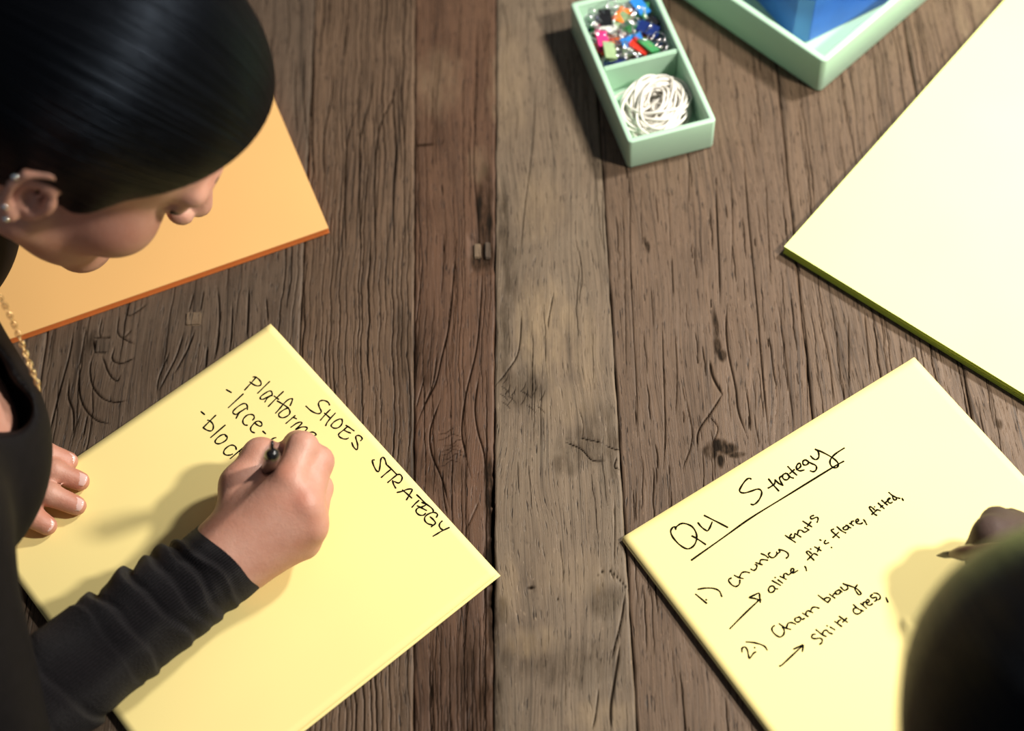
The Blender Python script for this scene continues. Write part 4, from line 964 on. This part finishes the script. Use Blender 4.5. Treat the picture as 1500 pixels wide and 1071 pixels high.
# brows, lashes
brow_m = simple('brow_hair', (.02, .013, .01), .6, .2, 300)
for sg in (-1, 1):
    link('eyebrow', tube_mesh('eyebrow', catmull(np.array([h1(9.75, sg*1.3, 2.5), h1(9.55, sg*2.6, 2.9), h1(8.85, sg*4.0, 2.9), h1(7.9, sg*5.1, 2.3)]), 6), np.concatenate([np.linspace(.0016, .0022, 9), np.linspace(.0022, .0008, 10)]), 8), brow_m, woman)
    link('eyelashes', tube_mesh('eyelashes', catmull(np.array([h1(8.6, sg*2.1, .2), h1(9.25, sg*3.1, -.1), h1(8.8, sg*4.2, .2), h1(8.0, sg*4.8, .5)]), 6), .0011, 6), brow_m, woman)
stud_m = NT('bright_metal'); stud_m.set(Base_Color=(.9, .9, .9), Metallic=1.0, Roughness=.12); stud_m = stud_m.m
for (a, b, c) in ((-2.35, 8.35, 1.1), (-.9, 8.05, -2.7), (-1.5, 8.15, -1.7)):
    p0 = h1(a, b, c); link('ear_stud', lathe_mesh('ear_stud', p0-hr*.002, p0+hr*.002, [(0, .0004), (.0006, .0016), (.0018, .0023), (.003, .0019), (.0038, .0005)], 14), stud_m, woman)
# sweater
SW = SDF()
SW.cap(NB+np.array([-.07, 0, -.02]), PEL, .10, .138, .04); SW.ell(NB+np.array([-.10, -.06, -.055]), (.12, .165, .10), None, .04)
SW.cap(NB+np.array([-.03, -.05, -.03]), SR, .05, .064, .05); SW.cap(NB+np.array([-.03, .05, -.03]), SL, .05, .064, .05)
SW.ell((-.398, .500, .140), (.084, .088, .077), None, .05); SW.cap((-.415, .58, .16), (-.395, .52, .16), .066, .07, .04); SW.ell((-.44, .72, .11), (.08, .08, .07), None, .05)
SW.cap(SR+np.array([.006, 0, 0]), EL+np.array([.020, .0, .01]), .066, .058, .03); SW.cap(SL, ELl, .058, .048, .02); SW.cap(ELl, WL+unit(ELl-WL)*.02+np.array([0, 0, .009]), .047, .031, .01)
SW.cap(P(18, 606, .26), P(14, 600, .150), .0165, .014, .004, True); SW.cap(P(-8, 592, .26), P(-10, 588, .16), .022, .017, .006, True); SW.cap(P(-60, 560, .27), P(-60, 560, .16), .035, .03, .006, True)
SW.cap(h1(-2.2, 0, -3.5), NB+np.array([0, 0, .02]), .075, .072, .006, True)
link('sweater', SW.mesh('sweater', .0032, ((-.90, .2, -.30), (0, 1.1, .5))), cloth_m, woman)
fo = [(.024, .004, .0016, .004, 1.2), (.036, .006, .0030, .009, 1.6), (.052, .004, .0018, .008, 1.0), (.066, .007, .0034, .011, 1.5), (.092, .006, .0032, .012, 1.5), (.108, .004, .0012, .02, 1.2), (.146, .008, .0034, .014, 1.5), (.172, .006, .0030, .014, 1.5), (.2, .006, .003, .014, 1.5)]
link('sleeve', sleeve_mesh('sleeve', [WR+unit(WR-EL)*.002, WR*.6+EL*.4, WR*.25+EL*.75+np.array([0, 0, -.001]), EL+np.array([-.01, -.004, .004]), EL*.75+SR*.25+np.array([-.004, -.006, 0])],
     [(0, .0305), (.02, .0312), (.06, .0335), (.10, .0345), (.15, .0385), (.2, .044), (.25, .05), (.32, .052)], fo), knit_m, woman)
# bracelet peeping out of the cuff, necklace
bc = P(389, 852, .028); dw = unit(WR-EL)
ringp = []
for a in np.linspace(0, 2*math.pi, 40, endpoint=False):
    sd = unit(np.cross(dw, [0, 0, 1])); up_ = np.cross(sd, dw); ringp.append(WR+dw*.0065+.0292*(math.cos(a)*sd+.92*math.sin(a)*up_)+np.array([0, 0, -.001]))
link('bracelet', closed_tube_mesh('bracelet', np.array(ringp), .0011), gold_m, woman)
chain = catmull(np.array([P(-60, 380, .26), P(-20, 412, .235), P(6, 446, .215), P(24, 484, .20), P(36, 514, .19), P(48, 545, .182), P(60, 575, .172)]), 14)
Lc = np.concatenate([[0], np.cumsum(np.linalg.norm(np.diff(chain, axis=0), axis=1))]); nl = int(Lc[-1]/.0034)
V, Q = [], []
for k in range(nl):
    c = np.array([np.interp((k+.5)*.0034, Lc, chain[:, i]) for i in range(3)]); d = np.array([np.interp((k+.9)*.0034, Lc, chain[:, i]) for i in range(3)])-c; d = unit(d)
    s_ = unit(np.cross(d, [0, 0, 1.0])); n_ = np.cross(s_, d)
    if k % 2: s_, n_ = n_, -s_
    ph = np.linspace(0, 2*math.pi, 14, endpoint=False); loop = c+(.0024*np.cos(ph))[:, None]*d+(.0014*np.sin(ph))[:, None]*s_
    m_ = 14; tg = np.roll(loop, -1, 0)-np.roll(loop, 1, 0); tg /= np.linalg.norm(tg, axis=1)[:, None]; bn = np.cross(tg, n_); an = np.linspace(0, 2*math.pi, 5, endpoint=False)
    Vk = loop[:, None]+.0005*(np.cos(an)[None, :, None]*n_+np.sin(an)[None, :, None]*bn[:, None]); b0 = sum(len(v) for v in V); V.append(Vk.reshape(-1, 3))
    i = np.arange(m_*5).reshape(m_, 5); Q.append(np.stack([i, np.roll(i, -1, 1), np.roll(np.roll(i, -1, 1), -1, 0), np.roll(i, -1, 0)], -1).reshape(-1, 4)+b0)
nk = link('necklace', np_mesh('necklace', np.vstack(V), np.vstack(Q)), gold_m, woman)

# her marker
pen_m = simple('marker_black', (.012, .011, .012), .22, .2, 60); pen_b = simple('marker_brown', (.085, .04, .028), .3, .2, 60)
tipp, tail = P(389, 700, .0034), P(400, 665, .128); dpen = unit(tail-tipp)
pen = empty('marker_pen', tuple(tipp)); tag(pen, 'dark marker pen with a clip held in the writing woman\'s hand', 'pen')
Lp = np.linalg.norm(tail-tipp)
link('barrel', lathe_mesh('barrel', tipp, tail, [(.014, .0022), (.018, .0042), (.022, .0050), (Lp-.018, .0052), (Lp-.0175, .0055), (Lp-.010, .0055)], 28), pen_b, pen)
link('end_cap', lathe_mesh('end_cap', tipp, tail, [(Lp-.010, .0054), (Lp-.006, .0050), (Lp-.002, .0040), (Lp, .0024), (Lp+.0006, 0)], 28), pen_m, pen)
link('nib', lathe_mesh('nib', tipp, tail, [(0, .0004), (.003, .0009), (.0145, .0022)], 16), pen_m, pen)
sd = unit(np.cross(dpen, [1.0, 0, 0])); sd = sd if sd[1] > 0 else -sd
link('clip', tube_mesh('clip', [tail-dpen*.002+sd*.004, tail-dpen*.001+sd*.0085, tail-dpen*.008+sd*.0092, tail-dpen*.034+sd*.0066], .0011, 8), pen_m, pen)
# ------------------------------------------------------------------ the second person at the lower right, seen from behind and above
man = empty('person', (.30, -.12, -.75)); tag(man, 'dark haired person at the lower right, out of focus, writing the Q4 notes', 'person')
pit2 = math.radians(38); g2 = unit([-.02, 1, 0])
f2 = unit(np.array([g2[0]*math.cos(pit2), g2[1]*math.cos(pit2), -math.sin(pit2)])); r2 = unit(np.cross(f2, [0, 0, 1.0])); u2 = np.cross(r2, f2)
h2 = Frame(P(1626, 1226, .335), f2, r2, u2, 1.04)
NB2 = h2(-6, 0, -14.5)
S = SDF(); head(S, h2); S.cap(h2(-2.2, 0, -3.5), NB2, .056, .06, .02)
PEL2 = NB2+np.array([.01, -.22, -.42])
S.cap(NB2+np.array([0, -.03, -.03]), PEL2, .09, .13, .05); S.ell(NB2+np.array([0, -.05, -.09]), (.16, .11, .11), None, .05)
SR2 = NB2+np.array([.18, -.02, -.03]); SL2 = NB2+np.array([-.17, -.02, -.03])
WR2 = P(1500, 850, .046); EL2 = np.array([.44, .17, .055])
S.cap(NB2, SR2, .048, .055, .04); S.cap(NB2, SL2, .048, .055, .04)
S.cap(SR2, EL2, .048, .04, .02); S.cap(EL2, WR2, .039, .027, .01)
M2 = {'i': P(1452, 790, .068), 'm': P(1470, 782, .064), 'r': P(1490, 780, .054), 'p': P(1506, 786, .042)}
for kf in M2: S.cap(WR2, M2[kf], .024, .0135, .012)
finger(S, [M2['i'], P(1452, 780, .072), P(1444, 790, .060), P(1430, 804, .051)], .0122, .0085)
finger(S, [M2['m'], P(1460, 766, .062), P(1456, 784, .044), P(1446, 808, .038)], .0120, .0085)
finger(S, [M2['r'], P(1480, 768, .048), P(1466, 786, .032), P(1450, 806, .027)], .0114, .0082)
finger(S, [M2['p'], P(1496, 778, .034), P(1482, 794, .023), P(1466, 810, .022)], .0108, .0078)
S.chain([P(1482, 850, .048), P(1460, 838, .052), P(1436, 824, .050)], [.017, .0135, .0098], .008)
EL2l = np.array([.02, -.12, -.16])
WL2 = np.array([.10, .10, -.16])
S.cap(SL2, EL2l, .047, .038, .02); S.cap(EL2l, WL2, .037, .026, .01)
for k in range(4):
    b = WL2+np.array([-.028+.019*k, .075, -.010]); S.cap(WL2, b, .020, .0115, .01); S.chain([b, b+np.array([.004*(k-1.5), .036, .002]), b+np.array([.006*(k-1.5), .066, -.012])], [.011, .0095, .0078], .004)
S.chain([WL2+np.array([.02, .02, -.004]), WL2+np.array([.048, .052, -.012]), WL2+np.array([.058, .08, -.020])], [.015, .0115, .009], .006)
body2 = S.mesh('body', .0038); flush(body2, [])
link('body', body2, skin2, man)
Hs = SDF()
h2.e(Hs, (-1.0, 0, 4.5), (10.9, 8.9, 9.8)); h2.e(Hs, (4.0, 0, 5.6), (6.3, 6.9, 6.0), .02); h2.e(Hs, (-6.0, 0, -2.0), (6.0, 7.2, 7.2), .03)
Hs.plane(h2(8.6, 0, 6.0), f2*.80-u2*.60, .006)
for sg in (-1, 1): h2.e(Hs, (-.4, sg*8.9, -1.6), (2.2, 2.2, 3.2), .006, True)
hair2 = hair_mat('black_hair_short', (f2, r2, u2), h2(0, 0, 3.5)); link('hair', Hs.mesh('hair', .0032), hair2, man)
for sg in (-1, 1):
    link('eyebrow', tube_mesh('eyebrow', catmull(np.array([h2(9.7, sg*1.3, 2.5), h2(9.5, sg*2.6, 2.85), h2(8.8, sg*4.0, 2.8), h2(7.8, sg*5.0, 2.2)]), 6), .0018, 8), brow_m, man)
    link('eyelashes', tube_mesh('eyelashes', catmull(np.array([h2(8.6, sg*2.1, .2), h2(9.2, sg*3.1, -.1), h2(8.7, sg*4.1, .2), h2(7.9, sg*4.7, .5)]), 6), .0011, 6), brow_m, man)
SW = SDF(); SW.cap(NB2+np.array([0, -.045, -.045]), PEL2, .11, .15, .05); SW.ell(NB2+np.array([0, -.055, -.095]), (.18, .13, .125), None, .05)
SW.cap(NB2+np.array([.05, -.03, -.03]), SR2, .052, .066, .05); SW.cap(NB2+np.array([-.05, -.03, -.03]), SL2, .052, .066, .05)
SW.cap(SR2, EL2, .06, .051, .03); SW.cap(EL2, WR2+unit(EL2-WR2)*.03, .05, .036, .01); SW.cap(SL2, EL2l, .058, .049, .02); SW.cap(EL2l, WL2+unit(EL2l-WL2)*.02, .047, .035, .01)
SW.cap(h2(-2.2, 0, -3.5), NB2+np.array([0, .01, .01]), .075, .07, .006, True)
navy_m = simple('dark_navy_cloth', (.005, .0055, .009), .75, .2, 150, .4)
link('sweater', SW.mesh('sweater', .0045, ((-.4, -.6, -.40), (.9, .6, .6))), navy_m, man)
# that person's felt pen
t2, e2p = P(1372, 814, .040), P(1512, 800, .104); d2 = unit(e2p-t2)
pen2 = empty('felt_pen', tuple(t2)); tag(pen2, 'dark felt pen with a tapered tip poised over the Q4 sheet', 'pen')
link('nib', lathe_mesh('nib', t2, e2p, [(0, .0004), (.003, .0013), (.007, .0024), (.014, .0027)], 18), pen_m, pen2)
link('barrel', lathe_mesh('barrel', t2, e2p, [(.0135, .0027), (.016, .0034), (.022, .0050), (.030, .0054), (.098, .0054), (.104, .0050), (.105, 0)], 28), pen_b, pen2)
